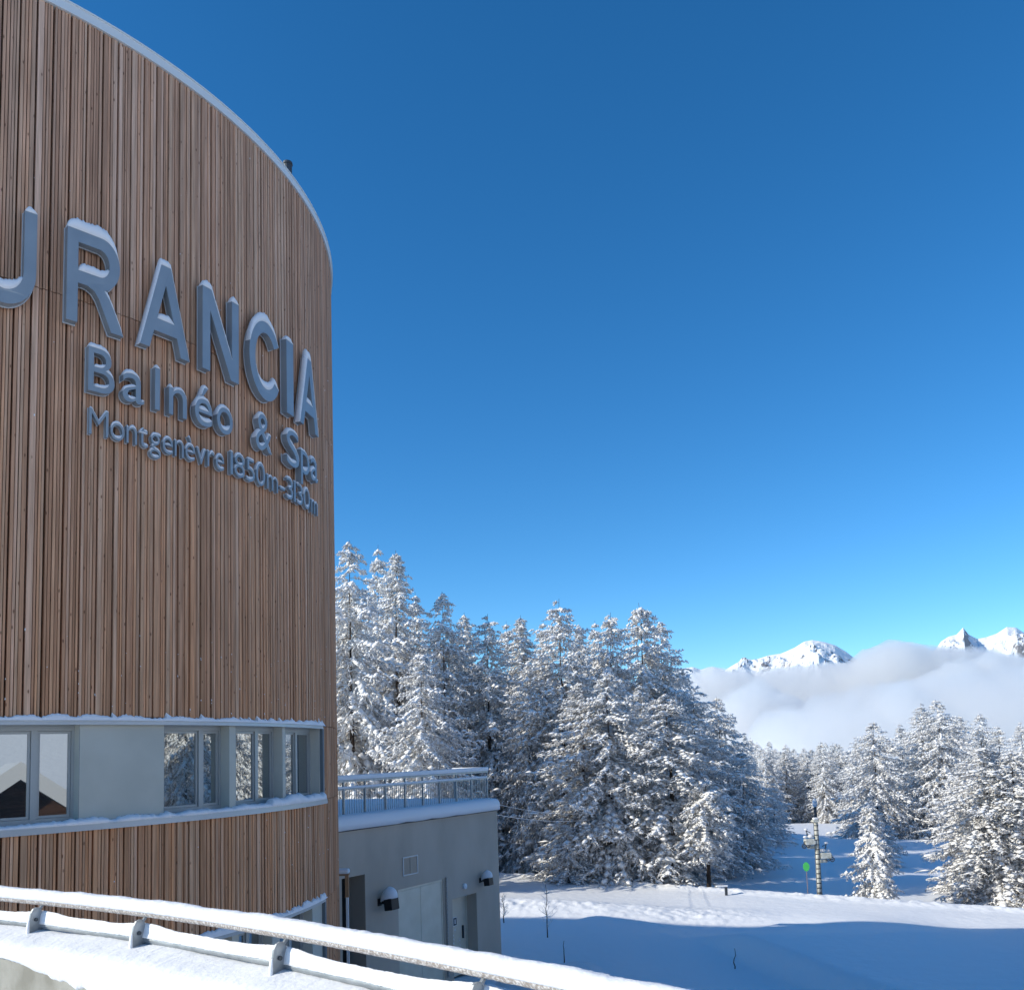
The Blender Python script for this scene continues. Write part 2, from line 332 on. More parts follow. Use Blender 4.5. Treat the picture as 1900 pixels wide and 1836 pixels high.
# ------------------------------------------------------------------ main building
BC = np.array([-12.07, 17.85]); BR = 8.348
ZT, ZB, ZJ, ZL, ZR = .638, -.776, 6.649, -2.652, 11.0
def cyl(phi, r, z): return (BC[0]+r*math.cos(phi), BC[1]+r*math.sin(phi), z)
def px_phi(px, r=BR, py=1400):
    """angle on the drum (radius r) seen at photo column px, row py"""
    v = ray(px, py); a = v[0]**2+v[1]**2; b = -2*(v[0]*BC[0]+v[1]*BC[1]); k = BC@BC-r*r
    t = (-b-math.sqrt(max(b*b-4*a*k, 1e-9)))/(2*a); P = v*t
    return math.atan2(P[1]-BC[1], P[0]-BC[0]), P[2]
def arc(mb, p0, p1, r0, r1, z0, z1, step=R_(2), m=0, closed=False):
    n = max(1, int(abs(p1-p0)/step)+1)
    for i in range(n):
        a = p0+(p1-p0)*i/n; b_ = p0+(p1-p0)*(i+1)/n
        # ring segment
        A = [cyl(a, r0, z0), cyl(b_, r0, z0), cyl(b_, r1, z0), cyl(a, r1, z0), cyl(a, r0, z1), cyl(b_, r0, z1), cyl(b_, r1, z1), cyl(a, r1, z1)]
        fs = [(0, 1, 2, 3), (7, 6, 5, 4), (1, 0, 4, 5), (3, 2, 6, 7)]
        if i == 0 and not closed: fs.append((0, 3, 7, 4))
        if i == n-1 and not closed: fs.append((2, 1, 5, 6))
        mb.add(A, fs, m)
TAU = 2*math.pi
bld = empty('spa_building', (BC[0], BC[1], GZ), 'tall round building clad in brown vertical larch slats', 'building')
bld_off = Vector((-BC[0], -BC[1], -GZ))
def bpart(mb, name, mats, parent=None, smooth=False):
    o = mb.build(name, mats, parent or bld, smooth)
    if (parent or bld) is bld: o.location = bld_off
    return o
band_hi = px_phi(599, BR, 1400)[0]                    # right end of window band
band_lo = R_(-150)
low_lo = px_phi(352, BR, 1745)[0]; low_hi = px_phi(603, BR, 1665)[0]
# backing wall (behind slats), leaving the band recess
RB = BR-.11
mb = MB()
arc(mb, 0, TAU, RB-.4, RB, ZT+.02, ZR-.03, closed=True)
arc(mb, band_hi, TAU+band_lo, RB-.4, RB, ZB-.02, ZT+.02)
arc(mb, 0, TAU, RB-.4, RB, ZL+.02, ZB-.02, closed=True)
arc(mb, low_hi, TAU+low_lo, RB-.4, RB, ZL-1.5, ZL+.02)
arc(mb, 0, TAU, RB-.4, RB, GZ-1, ZL-1.5, closed=True)
bpart(mb, 'wall', M['dark'])
# slats
slats = MB(); rs = random.Random(5); phi = 0.0; k = 0
knots = []
def slat(p0, p1, ro, z0, z1):
    slats.hexa([cyl(p0, RB+.002, z0), cyl(p1, RB+.002, z0), cyl(p1, ro, z0), cyl(p0, ro, z0), cyl(p0, RB+.002, z1), cyl(p1, RB+.002, z1), cyl(p1, ro, z1), cyl(p0, ro, z1)])
pat = []
grooves = []
while phi < TAU-.004:
    # a board group: one wide flat board, then three or four narrow ribs, then a deep dark joint
    grp = rs.choice([[(.060, .0), (.028, .014), (.028, .002), (.028, .012)], [(.030, .0), (.030, .012), (.030, .002), (.030, .012), (.030, .0)], [(.048, .0), (.028, .012), (.028, .0), (.048, .006)]])
    for j, (wd, dp) in enumerate(grp):
        wdt = wd*rs.uniform(.8, 1.25); gap = rs.uniform(.008, .013) if j < len(grp)-1 else rs.uniform(.022, .034)
        p0 = phi; p1 = phi+wdt/BR; ro = BR-dp-rs.uniform(0, .006)
        phi = p1+gap/BR
        if p1 > TAU: break
        mid = (p0+p1)/2; mid2 = (mid+math.pi) % TAU-math.pi
        z_top_cut = ZR-.02
        j1 = ZJ+rs.uniform(-.003, .003)
        slat(p0, p1, ro, j1+.006, z_top_cut)
        zb_up = ZT+.05 if band_lo < mid2 < band_hi else ZT-.0
        slat(p0, p1, ro, zb_up, j1-.006)
        if not (band_lo < mid2 < band_hi): slat(p0, p1, ro, ZB, ZT-.012)
        in_low = low_lo < mid2 < low_hi
        slat(p0, p1, ro, ZL+(.05 if in_low else 0), ZB-(.045 if band_lo < mid2 < band_hi else .012))
        if not in_low: slat(p0, p1, ro, ZL-1.5, ZL-.012)
        slat(p0, p1, ro, GZ-.6, ZL-1.512-(.04 if in_low else 0))
    grooves.append(phi)
cl = bpart(slats, 'cladding', M['wood']); 
# roof, fascia, cap
mb = MB(); n = 120
mb.add([cyl(TAU*i/n, BR-.02, ZR+.02) for i in range(n)]+[cyl(TAU*i/n, BR-.02, ZR+.12) for i in range(n)], [tuple(range(n-1, -1, -1)), tuple(range(n, 2*n))]+[(i, (i+1) % n, n+(i+1) % n, n+i) for i in range(n)])
bpart(mb, 'roof', M['metal'])
mb = MB(); arc(mb, 0, TAU, BR-.3, BR+.03, ZR-.015, ZR+.125, R_(1.5), closed=True); fo = bpart(mb, 'roof_fascia', M['fascia'])
mb = MB(); arc(mb, 0, TAU, BR-.25, BR+.045, ZR+.125, ZR+.15, R_(1.5), closed=True); bpart(mb, 'roof_fascia_cap', M['fascia'], fo)
# snow along the roof edge
def lump_ring(mb, p0, p1, rc, zc, wid, hgt, seed, step=.0016, jag=.25, n=7, taper=True, spikes=None):
    k = max(3, int((p1-p0)/step)); vs = []; fs = []
    for i in range(k+1):
        t = i/k; p = p0+(p1-p0)*t; sc = 1-jag/2+jag*float(vn(np.array([p*60+seed]), np.array([seed*3.3]))[0])*1.4+jag*.6*(float(vn(np.array([p*300+seed]), np.array([seed*1.3]))[0])-.5)
        if taper: sc *= min(1, (t*k+.3)/4, ((1-t)*k+.3)/4)
        for j in range(n):
            a = math.pi*j/(n-1); vs.append(cyl(p, rc+wid*math.cos(a)*(.85+.15*sc), zc+hgt*sc*math.sin(a)**.7))
    for i in range(k):
        for j in range(n-1): fs.append((i*n+j, i*n+j+1, (i+1)*n+j+1, (i+1)*n+j))
        fs.append((i*n+n-1, i*n, (i+1)*n, (i+1)*n+n-1))
    fs.append(tuple(range(n))); fs.append(tuple(k*n+j for j in range(n-1, -1, -1)))
    mb.add(vs, fs)
mb = MB(); lump_ring(mb, R_(-140), R_(160), BR-.19, ZR+.151, .20, .05, 2.2, step=.004)
bpart(mb, 'roof_snow', M['snow'], None, True)
# roof flue behind the parapet
pf, _ = px_phi(535, BR-.35, 330)
c = at(534, 320, BC[1]+(BR-.45)*math.sin(px_phi(534, BR-.45, 320)[0]))
ztop = float(at(534, 302, c[1])[2])
mb = MB(); ca = math.atan2(c[1]-BC[1], c[0]-BC[0])
mb.tube([(c[0], c[1], ZR+.14), (c[0], c[1], ztop-.05)], .085, 14)
mb.tube([(c[0], c[1], ztop-.05), (c[0], c[1], ztop)], [.10, .095], 14)
bpart(mb, 'roof_flue', M['dark_metal'])
# window band ------------------------------------------------------------
RP = BR-.06
def band(z0, z1, p_lo, p_hi, wins, name):
    """wins: list of (left column, right column, [mullion fractions], row)"""
    ops = [(px_phi(a, RP, 1400)[0] if a is not None else None, px_phi(b_, RP, 1400)[0], ml) for a, b_, ml in wins]
    ops = [(a if a is not None else -10, b_, ml) for a, b_, ml in ops]
    cur = p_lo
    for a, b_ in [(q_[0], q_[1]) for q_ in ops]+[(p_hi, None)]:
        if a-cur > .004: pan = MB(); arc(pan, cur, a, RP-.3, RP, z0, z1); bpart(pan, 'facade_panel', M['panel'])
        cur = b_
    # ceiling, floor, end reveals of the recess
    mb = MB(); arc(mb, p_lo, p_hi, RP-.5, BR+.015, z1+.0, z1+.03); 
    arc(mb, p_lo, p_hi, BR+.003, BR+.02, z1-.03, z1+.0)
    bpart(mb, 'lintel_flashing', M['metal'])
    mb = MB(); arc(mb, p_hi, p_hi+.012, RP-.5, BR+.0, z0, z1-.004); bpart(mb, 'reveal', M['jamb']); mb = MB(); arc(mb, p_lo-.012, p_lo, RP-.5, BR, z0, z1-.004); bpart(mb, 'reveal', M['jamb'])
    mb = MB(); arc(mb, p_lo-.012, p_hi+.012, RP-.5, BR+.055, z0-.032, z0-.002); arc(mb, p_lo-.012, p_hi+.012, BR+.04, BR+.058, z0-.085, z0-.032)
    sill = bpart(mb, 'window_sill', M['metal'])
    for a, b_, ml in ops:
        q0 = np.array(cyl(a, RP, 0))[:2]; q1 = np.array(cyl(b_, RP, 0))[:2]; d = (q1-q0); wl = np.linalg.norm(d); d /= wl; nn = np.array([d[1], -d[0]])
        if nn@(q0-BC) < 0: nn = -nn
        base = q0-nn*.24
        def P(u, v_, z): q = base+d*u+nn*v_; return (q[0], q[1], z)
        def bx(mb, u0, u1, v0, v1, za, zb, m=0): mb.hexa([P(u0, v1, za), P(u1, v1, za), P(u1, v0, za), P(u0, v0, za), P(u0, v1, zb), P(u1, v1, zb), P(u1, v0, zb), P(u0, v0, zb)], m)
        za, zb = z0+.0, z1-.004
        mb = MB(); fr = .055
        bx(mb, 0, fr, 0, .07, za, zb); bx(mb, wl-fr, wl, 0, .07, za, zb); bx(mb, fr, wl-fr, 0, .07, za, za+.10); bx(mb, fr, wl-fr, 0, .07, zb-.10, zb)
        edges = [fr]+[wl*t for t in ml]+[wl-fr]
        for t in ml: bx(mb, wl*t-.04, wl*t+.04, .002, .075, za+.10, zb-.10)
        wo = bpart(mb, 'window', M['alu'])
        for i in range(len(edges)-1):
            u0 = edges[i]+(.04 if i else 0); u1 = edges[i+1]-(.04 if i < len(edges)-2 else 0)
            f = MB(); cs = .035
            for (a0, a1, b0, b1) in ((u0+.004, u0+cs, za+.104, zb-.104), (u1-cs, u1-.004, za+.104, zb-.104), (u0+cs, u1-cs, za+.104, za+.104+cs), (u0+cs, u1-cs, zb-.104-cs, zb-.104)): bx(f, a0, a1, .01, .05, b0, b1)
            so_ = f.build('casement', M['alu'], wo)
            g_ = MB(); bx(g_, u0+cs, u1-cs, .018, .03, za+.104+cs, zb-.104-cs); g_.build('pane', M['glass'], wo)
        j = MB(); bx(j, -.005, 0, .0, .24, za, zb); j.build('reveal', M['jamb'], wo); j = MB(); bx(j, wl, wl+.005, .0, .24, za, zb); j.build('reveal', M['jamb'], wo)
    return sill
_orig = px_phi
a147 = px_phi(147, RP)[0]
# windows further left continue round the drum, partly outside the frame; every opening as angles
_angs = [(a147-.62, a147-.42, [.5]), (a147-.185, a147, [.66])]+[(_orig(a, RP)[0], _orig(b_, RP)[0], ml) for a, b_, ml in ((305, 425, [.66]), (438, 524, [.60]), (530, 592, [.55]))]
def px_phi_pass(a, *k): return (a, 0)
px_phi = px_phi_pass
sill = band(ZB, ZT-.03, band_lo, band_hi, _angs, 'band')
_lowa = _orig(430, RP, 1770)[0]; _lowb = _orig(505, RP, 1740)[0]
_lo2 = [(low_lo+.03, _lowa, [.5]), (_lowa+.02, _lowb, [.5]), (_lowb+.03, low_hi-.07, [.55])]
sill2 = band(ZL-1.46, ZL-.03, low_lo, low_hi, _lo2, 'low')
px_phi = _orig
# snow on sills and on the lintel ledge, between the slat ends
mb = MB(); lump_ring(mb, band_lo+.1, band_hi+.008, BR-.045, ZB-.003, .095, .055, 4.4, jag=.9)
bpart(mb, 'sill_snow', M['snow'], None, True)
mb = MB(); lump_ring(mb, px_phi(500, BR)[0], band_hi+.006, BR-.03, ZB-.002, .10, .12, 9.4, jag=.5)
bpart(mb, 'sill_snow', M['snow'], None, True)
mb = MB(); lump_ring(mb, low_lo, low_hi, BR+.0, ZL-.002, .04, .07, 5.4, jag=.8)
lump_ring(mb, band_lo+.1, band_hi, BR+.0, ZT-.002, .035, .055, 6.4, jag=.8)
rs2 = random.Random(9)
for gphi in grooves:
    g2 = (gphi+math.pi) % TAU-math.pi
    for zz, lo, hi in ((ZT-.002, band_lo+.1, band_hi), (ZL-.002, low_lo, low_hi)):
        if lo < g2 < hi and rs2.random() < .8:
            h_ = rs2.uniform(.05, .13) if rs2.random() < .93 else rs2.uniform(.13, .24); wd = rs2.uniform(.08, .13)/BR
            p0 = g2-.012/BR
            mb.add([cyl(p0, BR-.08, zz), cyl(p0, BR+.035, zz), cyl(p0+wd*2, BR+.03, zz), cyl(p0+wd*2, BR-.05, zz), cyl(p0, BR+.006, zz+h_), cyl(p0+.1*wd, BR+.022, zz+h_*.62), cyl(p0+wd, BR+.018, zz+h_*.35)],
                   [(0, 1, 2, 3), (0, 4, 5, 1), (5, 4, 6), (1, 5, 6, 2), (4, 0, 3), (4, 3, 6), (3, 2, 6)])
bpart(mb, 'ledge_snow', M['snow'], None, False)
# small flecks of snow caught on the slats
mb = MB(); rs3 = random.Random(21)
for i in range(190):
    p = rs3.uniform(R_(-75), R_(15)); z = rs3.choice([rs3.uniform(ZT+.1, 10.8), rs3.uniform(ZT+.1, 10.8), rs3.uniform(ZL, ZB)])
    if i < 130: p = rs3.choice([g for g in grooves if g < .3 or g > 5.0]) - rs3.uniform(0, .015)/BR; z = rs3.uniform(ZT+.1, ZT+1.3) if rs3.random() < .8 else rs3.uniform(5.5, 8.5)
    s_ = rs3.uniform(.004, .010); h_ = s_*rs3.uniform(1, 2.6)
    mb.add([cyl(p-s_/BR, BR-.002, z), cyl(p, BR+s_*.8, z-h_*.4), cyl(p+s_/BR, BR-.002, z), cyl(p, BR-.002, z+h_), cyl(p, BR-.004, z-h_)], [(0, 1, 3), (1, 2, 3), (0, 4, 1), (1, 4, 2)])
tag(bpart(mb, 'snow_fleck', M['snow']), kind='stuff')
# rear wing, hidden behind the drum from the camera: it casts the long shade edge across the snow
wing = MB()
wc = [(-12., 24.4), (-14.9, 26.1), (-35.7, 32.3), (-37., 10.), (-15., 12.)]
def prism(mb, poly, z0, z1, m=0):
    k = len(poly); mb.add([(x, y, z0) for x, y in poly]+[(x, y, z1) for x, y in poly], [tuple(range(k-1, -1, -1)), tuple(range(k, 2*k))]+[(i, (i+1) % k, k+(i+1) % k, k+i) for i in range(k)], m)
prism(wing, wc, GZ-1, ZR-.3); wo = bpart(wing, 'rear_wing', M['render']); fix_normals(wo)
wsn = MB(); prism(wsn, [(-11.9, 24.5), (-14.8, 26.2), (-35.8, 32.45), (-37.2, 9.8), (-15., 11.9)], ZR-.296, ZR+.0); o = bpart(wsn, 'roof_snow', M['snow']); fix_normals(o); bevel(o, .1, 2)

# ------------------------------------------------------------------ raised lettering
def arcp(cx, cy, rx, ry, a0, a1, n=14): return [(cx+rx*math.cos(R_(a0+(a1-a0)*i/n)), cy+ry*math.sin(R_(a0+(a1-a0)*i/n))) for i in range(n+1)]
def capital(ch):
    s = .158
    if ch == 'I': return [[(0, 0), (s, 0), (s, 1), (0, 1)]]
    if ch == 'N': w_ = .80; return [[(0, 0), (s, 0), (s, .74), (w_-.185, 0), (w_, 0), (w_, 1), (w_-s, 1), (w_-s, .27), (.185, 1), (0, 1)]]
    if ch == 'A':
        w_ = .96; a = .385; k = .385; f = lambda y: .178+y*k
        return [[(0, 0), (.178, 0), (f(.21), .21), (w_-f(.21), .21), (w_-.178, 0), (w_, 0), (w_-a, 1), (a, 1)], [(f(.36), .36), (w_/2, .775), (w_-f(.36), .36)]]
    if ch == 'U': w_ = .78; return [[(0, 1)]+arcp(w_/2, .36, w_/2, .375, 180, 360, 22)+[(w_, 1), (w_-s, 1)]+arcp(w_/2, .36, w_/2-s, .375-s*.95, 360, 180, 22)+[(s, 1)]]
    if ch == 'C': return [arcp(.47, .5, .47, .515, 34, 326, 34)+arcp(.47, .5, .47-s, .515-s*.95, 322, 38, 30)]
    if ch == 'D': w_ = .8; return [[(0, 0), (.36, 0)]+arcp(.36, .5, .44, .5, -90, 90, 22)+[(0, 1)], [(s, .86), (.36, .86)]+arcp(.36, .5, .28, .36, 90, -90, 20)+[(s, .14)]]
    if ch == 'R': return [[(0, 0), (s, 0), (s, .425), (.30, .425), (.40, .39), (.47, .32), (.66, 0), (.85, 0), (.70, .25), (.63, .355), (.55, .43)]+[(.62, .455)]+arcp(.50, .72, .285, .28, -58, 90, 16)+[(0, 1)], [(s, .865), (.48, .865)]+arcp(.48, .715, .145, .15, 90, -90, 12)+[(s, .565)]]
def outline(ch, off):
    cu = bpy.data.curves.new('t', 'CURVE'); cu.dimensions = '2D'; cu.fill_mode = 'BOTH'; cu.offset = off
    for pl_ in capital(ch):
        sp_ = cu.splines.new('POLY'); sp_.points.add(len(pl_)-1); sp_.use_cyclic_u = True
        for p_, (x_, y_) in zip(sp_.points, pl_): p_.co = (x_, y_, 0, 1)
    return cu
def glyph(ch, off, plain=False):
    if plain: cu = outline(ch, off)
    else:
        cu = bpy.data.curves.new('t', 'FONT'); cu.body = ch; cu.size = 1; cu.offset = off; cu.resolution_u = 6; cu.fill_mode = 'BOTH'
    ob = bpy.data.objects.new('t', cu); col.objects.link(ob); dg = bpy.context.evaluated_depsgraph_get()
    me = bpy.data.meshes.new_from_object(ob.evaluated_get(dg)); bpy.data.objects.remove(ob); bpy.data.curves.remove(cu)
    v = np.array([x.co[:] for x in me.vertices]); f = [tuple(p.vertices) for p in me.polygons]; bpy.data.meshes.remove(me)
    # merge duplicates
    key = {}; mp_ = []; uv = []
    for p in v:
        kk = (round(p[0], 4), round(p[1], 4))
        if kk not in key: key[kk] = len(uv); uv.append((p[0], p[1]))
        mp_.append(key[kk])
    f2 = []
    for q in f:
        q = [mp_[i] for i in q]; q = [q[i] for i in range(len(q)) if q[i] != q[i-1]]
        if len(set(q)) >= 3:
            a = sum(uv[q[i-1]][0]*uv[q[i]][1]-uv[q[i]][0]*uv[q[i-1]][1] for i in range(len(q)))
            f2.append(tuple(q if a > 0 else q[::-1]))
    ed = {}
    for q in f2:
        for i in range(len(q)):
            e = (q[i-1], q[i]); ed[e] = 1
    bd = [e for e in ed if (e[1], e[0]) not in ed]       # directed, interior on the left
    return np.array(uv), f2, bd
CAPH = {}
H_uv = glyph('H', 0)[0]; CAP = H_uv[:, 1].max()
def letter(ch, phl, phr, zbase, caph, depth, parent, thick, snow, face_off=.05):
    big_ = caph > 1; uv, f, bd = glyph(ch, thick, big_); sc = caph if big_ else caph/CAP
    x0, x1 = uv[:, 0].min(), uv[:, 0].max(); 
    RL = BR+face_off+depth
    def mapp(u, vv, r): return cyl(phl+(phr-phl)*(u-x0)/(x1-x0), r, zbase+vv*sc)
    def mk(uv_, f_, bd_, ra, rb, mb, m):
        n = len(uv_); vs = [mapp(p[0], p[1], rb) for p in uv_]+[mapp(p[0], p[1], ra) for p in uv_]
        mb.add(vs, [q for q in f_]+[tuple(i+n for i in q[::-1]) for q in f_]+[(b_, a, a+n, b_+n) for a, b_ in bd_], m)
    mb = MB(); mk(uv, f, bd, BR+face_off+.012, RL, mb, 0)
    uo, fo_, bo = glyph(ch, thick+.010, big_)
    mk(uo, fo_, bo, BR+face_off, BR+face_off+.012, mb, 1)
    # rim around the face
    o = mb.build('letter', [M['letter'], M['letter_edge']], parent); o.location = -parent.location
    # snow: boundary edges whose outward side looks up
    nxt = {a: b_ for a, b_ in bd}; s_ = MB(); hscale = (phr-phl)*RL/(x1-x0)
    good = {}
    for a, b_ in bd:
        dx = (uv[b_][0]-uv[a][0])*hscale; dy = (uv[b_][1]-uv[a][1])*sc; l = math.hypot(dx, dy)+1e-9
        if -dx/l > .22: good[a] = (b_, l, -dx/l)
    starts = [a for a in good if a not in {v_[0] for v_ in good.values()}] or list(good)[:1]
    for st in starts:
        ch_ = [st]; ln = [0]; up = []
        while ch_[-1] in good and len(ch_) < 400:
            b_, l, ny_ = good[ch_[-1]]; ch_.append(b_); ln.append(ln[-1]+l); up.append(ny_)
            if b_ == st: break
        if len(ch_) < 2 or ln[-1] < .03: continue
        tot = ln[-1]; k = max(5, int(tot/.02)); uu = np.interp(np.linspace(0, tot, k), ln, [uv[i][0] for i in ch_]); vv = np.interp(np.linspace(0, tot, k), ln, [uv[i][1] for i in ch_])
        upm = np.interp(np.linspace(0, tot, k), (np.array(ln[1:])+np.array(ln[:-1]))/2, up)
        amt = snow*random.uniform(.7, 1.25); nn = 7; vs = []
        for i in range(k):
            t = i/(k-1)*tot; e = min(t, tot-t); hh = amt*min(1, math.sqrt(max(e, 0.0)/max(amt*.8, .01))+.12)*(.45+.55*upm[i])*random.uniform(.9, 1.1)
            for j in range(nn):
                a = j/(nn-1); vs.append(mapp(uu[i], vv[i]+(hh*math.sin(math.pi*a)**.45-.004)/sc, RL+.006-(depth-.006)*a))
        fs = [(i*nn+j, (i+1)*nn+j, (i+1)*nn+j+1, i*nn+j+1) for i in range(k-1) for j in range(nn-1)]+[(i*nn, i*nn+nn-1, (i+1)*nn+nn-1, (i+1)*nn) for i in range(k-1)]
        fs += [tuple(range(nn)), tuple((k-1)*nn+j for j in range(nn-1, -1, -1))]
        s_ = MB(); s_.add(vs, fs); fix_normals(s_.build('snow_cap', M['snow'], o, True))
    return o
def sign(label, chars, zb, cap, depth, thick, snow):
    c0 = cyl(px_phi(350, BR)[0], BR, zb); sg = empty('sign_lettering', c0, label, 'sign')
    for ch, a, b_, py in chars:
        RL = BR+.05+depth
        if isinstance(a, str): continue
        letter(ch, px_phi(a, RL, py)[0], px_phi(b_, RL, py)[0], zb, cap, depth, sg, thick, snow)
    return sg
# heights from the photo rows
D1 = .13
pR, zR = px_phi(126, BR+.05+D1, 592); zbase1 = zR; _, zt1 = px_phi(126, BR+.05+D1, 418)
s1 = sign('large raised grey capitals with snow caps, top line of the facade lettering',
          [('U', -52, 68, 480), ('R', 124, 230, 520), ('A', 260, 352, 580), ('N', 376, 443, 620), ('C', 463, 517, 660), ('I', 532, 544.5, 700), ('A', 556, 590, 730)], zbase1, zt1-zbase1, D1, 0, .16)
aU = px_phi(-52, BR+.22, 480)[0]; letter('D', aU-.19, aU-.045, zbase1, zt1-zbase1, D1, s1, 0, .16)
D2 = .12
_, z2b = px_phi(164, BR+.05+D2, 723); _, z2t = px_phi(164, BR+.05+D2, 640)
sign('middle line of raised grey letters reading Balnéo & Spa', [('B', 164, 213, 690), ('a', 228, 268, 710), ('l', 288, 297, 720), ('n', 314, 347, 730), ('é', 362, 394, 750), ('o', 403, 432, 770), ('&', 475, 504, 800), ('S', 532, 555, 820), ('p', 558.5, 574, 840), ('a', 577, 589.5, 860)], z2b, z2t-z2b, D2, -.002, .075)
D3 = .07
_, z3b = px_phi(165, BR+.05+D3, 804); _, z3t = px_phi(165, BR+.05+D3, 754)
# the small line: place glyphs by their advance inside measured word spans
def word(txt, a, b_, sg, zb, cap, depth, thick, snow, py):
    RL = BR+.05+depth; pa = px_phi(a, RL, py)[0]; pb = px_phi(b_, RL, py)[0]
    adv = []; x = 0
    for ch in txt:
        uv = glyph(ch, 0)[0]; w_ = uv[:, 0].max()-uv[:, 0].min(); adv.append((x, x+w_)); x += w_+.075
    tot = x-.075
    for ch, (u0, u1) in zip(txt, adv): letter(ch, pa+(pb-pa)*u0/tot, pa+(pb-pa)*u1/tot, zb, cap, depth, sg, thick, snow)
sg3 = empty('sign_lettering', cyl(px_phi(350, BR)[0], BR, z3b), 'lowest line of small raised grey letters with village name and altitudes', 'sign')
for t_, a, b_, py in (('Montgenèvre', 165, 416, 820), ('1850', 428, 492, 880), ('m', 496, 516, 900), ('-', 520, 529, 910), ('3130', 532, 575, 925), ('m', 578, 589.5, 935)):
    word(t_, a, b_, sg3, z3b, z3t-z3b, D3, -.009, .04, py)

# ------------------------------------------------------------------ annex
TH = .5371; AT = np.array([math.sin(TH), math.cos(TH)]); AN = np.array([AT[1], -AT[0]])
AC = at(926, 1627, 34.)[:2]; ULEN = 9.0; A0 = AC-AT*ULEN
def AP(u, w_, z): q = A0+AT*u+AN*w_; return (q[0], q[1], z)
def pu(px, py, w_=0):                      # (u, z) on the annex wall seen at a pixel
    v = ray(px, py); q0 = A0+AN*w_
    t = (AN@q0)/(AN@v[:2]); P = v*t; return float(AT@(P[:2]-q0)), float(P[2])
def abox(mb, u0, u1, w0, w1, z0, z1, m=0):
    mb.hexa([AP(u0, w1, z0), AP(u1, w1, z0), AP(u1, w0, z0), AP(u0, w0, z0), AP(u0, w1, z1), AP(u1, w1, z1), AP(u1, w0, z1), AP(u0, w0, z1)], m)
anx = empty('annex_building', (A0[0], A0[1], GZ), 'low flat grey rendered annex with snow covered roof terrace', 'building')
aoff = -Vector(anx.location)
def apart(mb, name, mats, parent=None, smooth=False, fx=True):
    o = mb.build(name, mats, parent or anx, smooth)
    if not parent: o.location = aoff
    if fx: fix_normals(o)
    return o
ZTOP = pu(922, 1503)[1]
dl = pu(738.5, 1649.3); dr = pu(822, 1630.8); sl_ = pu(839, 1668); sr_ = pu(884, 1655); ol = pu(634, 1633); orr = pu(677, 1621)
HOLES = [(ol[0], orr[0], GZ-.3, orr[1], .75), (dl[0], dr[0], GZ-.3, (dl[1]+dr[1])/2, .10), (sl_[0], sr_[0], GZ-.3, (sl_[1]+sr_[1])/2, .5)]
mb = MB(); us = sorted({-3.2, ULEN}|{h[0] for h in HOLES}|{h[1] for h in HOLES}); 
def quad(mb, a, b_, c, d): mb.add([a, b_, c, d], [(0, 1, 2, 3)])
for i in range(len(us)-1):
    a, b_ = us[i], us[i+1]; h = [h for h in HOLES if h[0] <= a+1e-6 and h[1] >= b_-1e-6]
    z0 = h[0][3] if h else GZ-1
    quad(mb, AP(a, 0, z0), AP(b_, 0, z0), AP(b_, 0, ZTOP), AP(a, 0, ZTOP))
for u0, u1, z0, z1, d in HOLES:
    quad(mb, AP(u0, 0, z0), AP(u0, 0, z1), AP(u0, -d, z1), AP(u0, -d, z0)); quad(mb, AP(u1, 0, z0), AP(u1, -d, z0), AP(u1, -d, z1), AP(u1, 0, z1)); quad(mb, AP(u0, 0, z1), AP(u1, 0, z1), AP(u1, -d, z1), AP(u0, -d, z1))
# end wall with a softly rounded corner, back, top
quad(mb, AP(ULEN, 0, GZ-1), AP(ULEN, -7.5, GZ-1), AP(ULEN, -7.5, ZTOP), AP(ULEN, 0, ZTOP)); quad(mb, AP(ULEN, -7.5, GZ-1), AP(-3.2, -7.5, GZ-1), AP(-3.2, -7.5, ZTOP), AP(ULEN, -7.5, ZTOP))
quad(mb, AP(-3.2, 0, ZTOP), AP(ULEN, 0, ZTOP), AP(ULEN, -7.5, ZTOP), AP(-3.2, -7.5, ZTOP))
apart(mb, 'wall', M['render'], fx=False)
# coping under the snow
mb = MB(); abox(mb, -3.2, ULEN+.05, -.3, .05, ZTOP+.002, ZTOP+.05); apart(mb, 'coping', M['dark_metal'])
# roof snow slab, rounded
mb = MB(); abox(mb, -3.2, ULEN+.16, -7.6, .15, ZTOP+.045, ZTOP+.47); rsn = apart(mb, 'roof_snow', M['snow'])
bm = bmesh.new(); bm.from_mesh(rsn.data)
bmesh.ops.bevel(bm, geom=[e for e in bm.edges if min(v.co.z for v in e.verts) > ZTOP+.3 or abs(e.verts[0].co.z-e.verts[1].co.z) > .2], offset=.24, segments=7, affect='EDGES', profile=.5)
bmesh.ops.triangulate(bm, faces=[f for f in bm.faces if len(f.verts) > 4])
bmesh.ops.subdivide_edges(bm, edges=[e for e in bm.edges if e.calc_length() > 1], cuts=24, use_grid_fill=True)
for v in bm.verts:
    if v.co.z < ZTOP+.3: v.co.z += .03*(float(vn(np.array([v.co.x*3+v.co.y*3]), np.array([1.]))[0])-.5)
bm.to_mesh(rsn.data); bm.free(); rsn.data.polygons.foreach_set('use_smooth', [True]*len(rsn.data.polygons))
ZD = ZTOP+.46
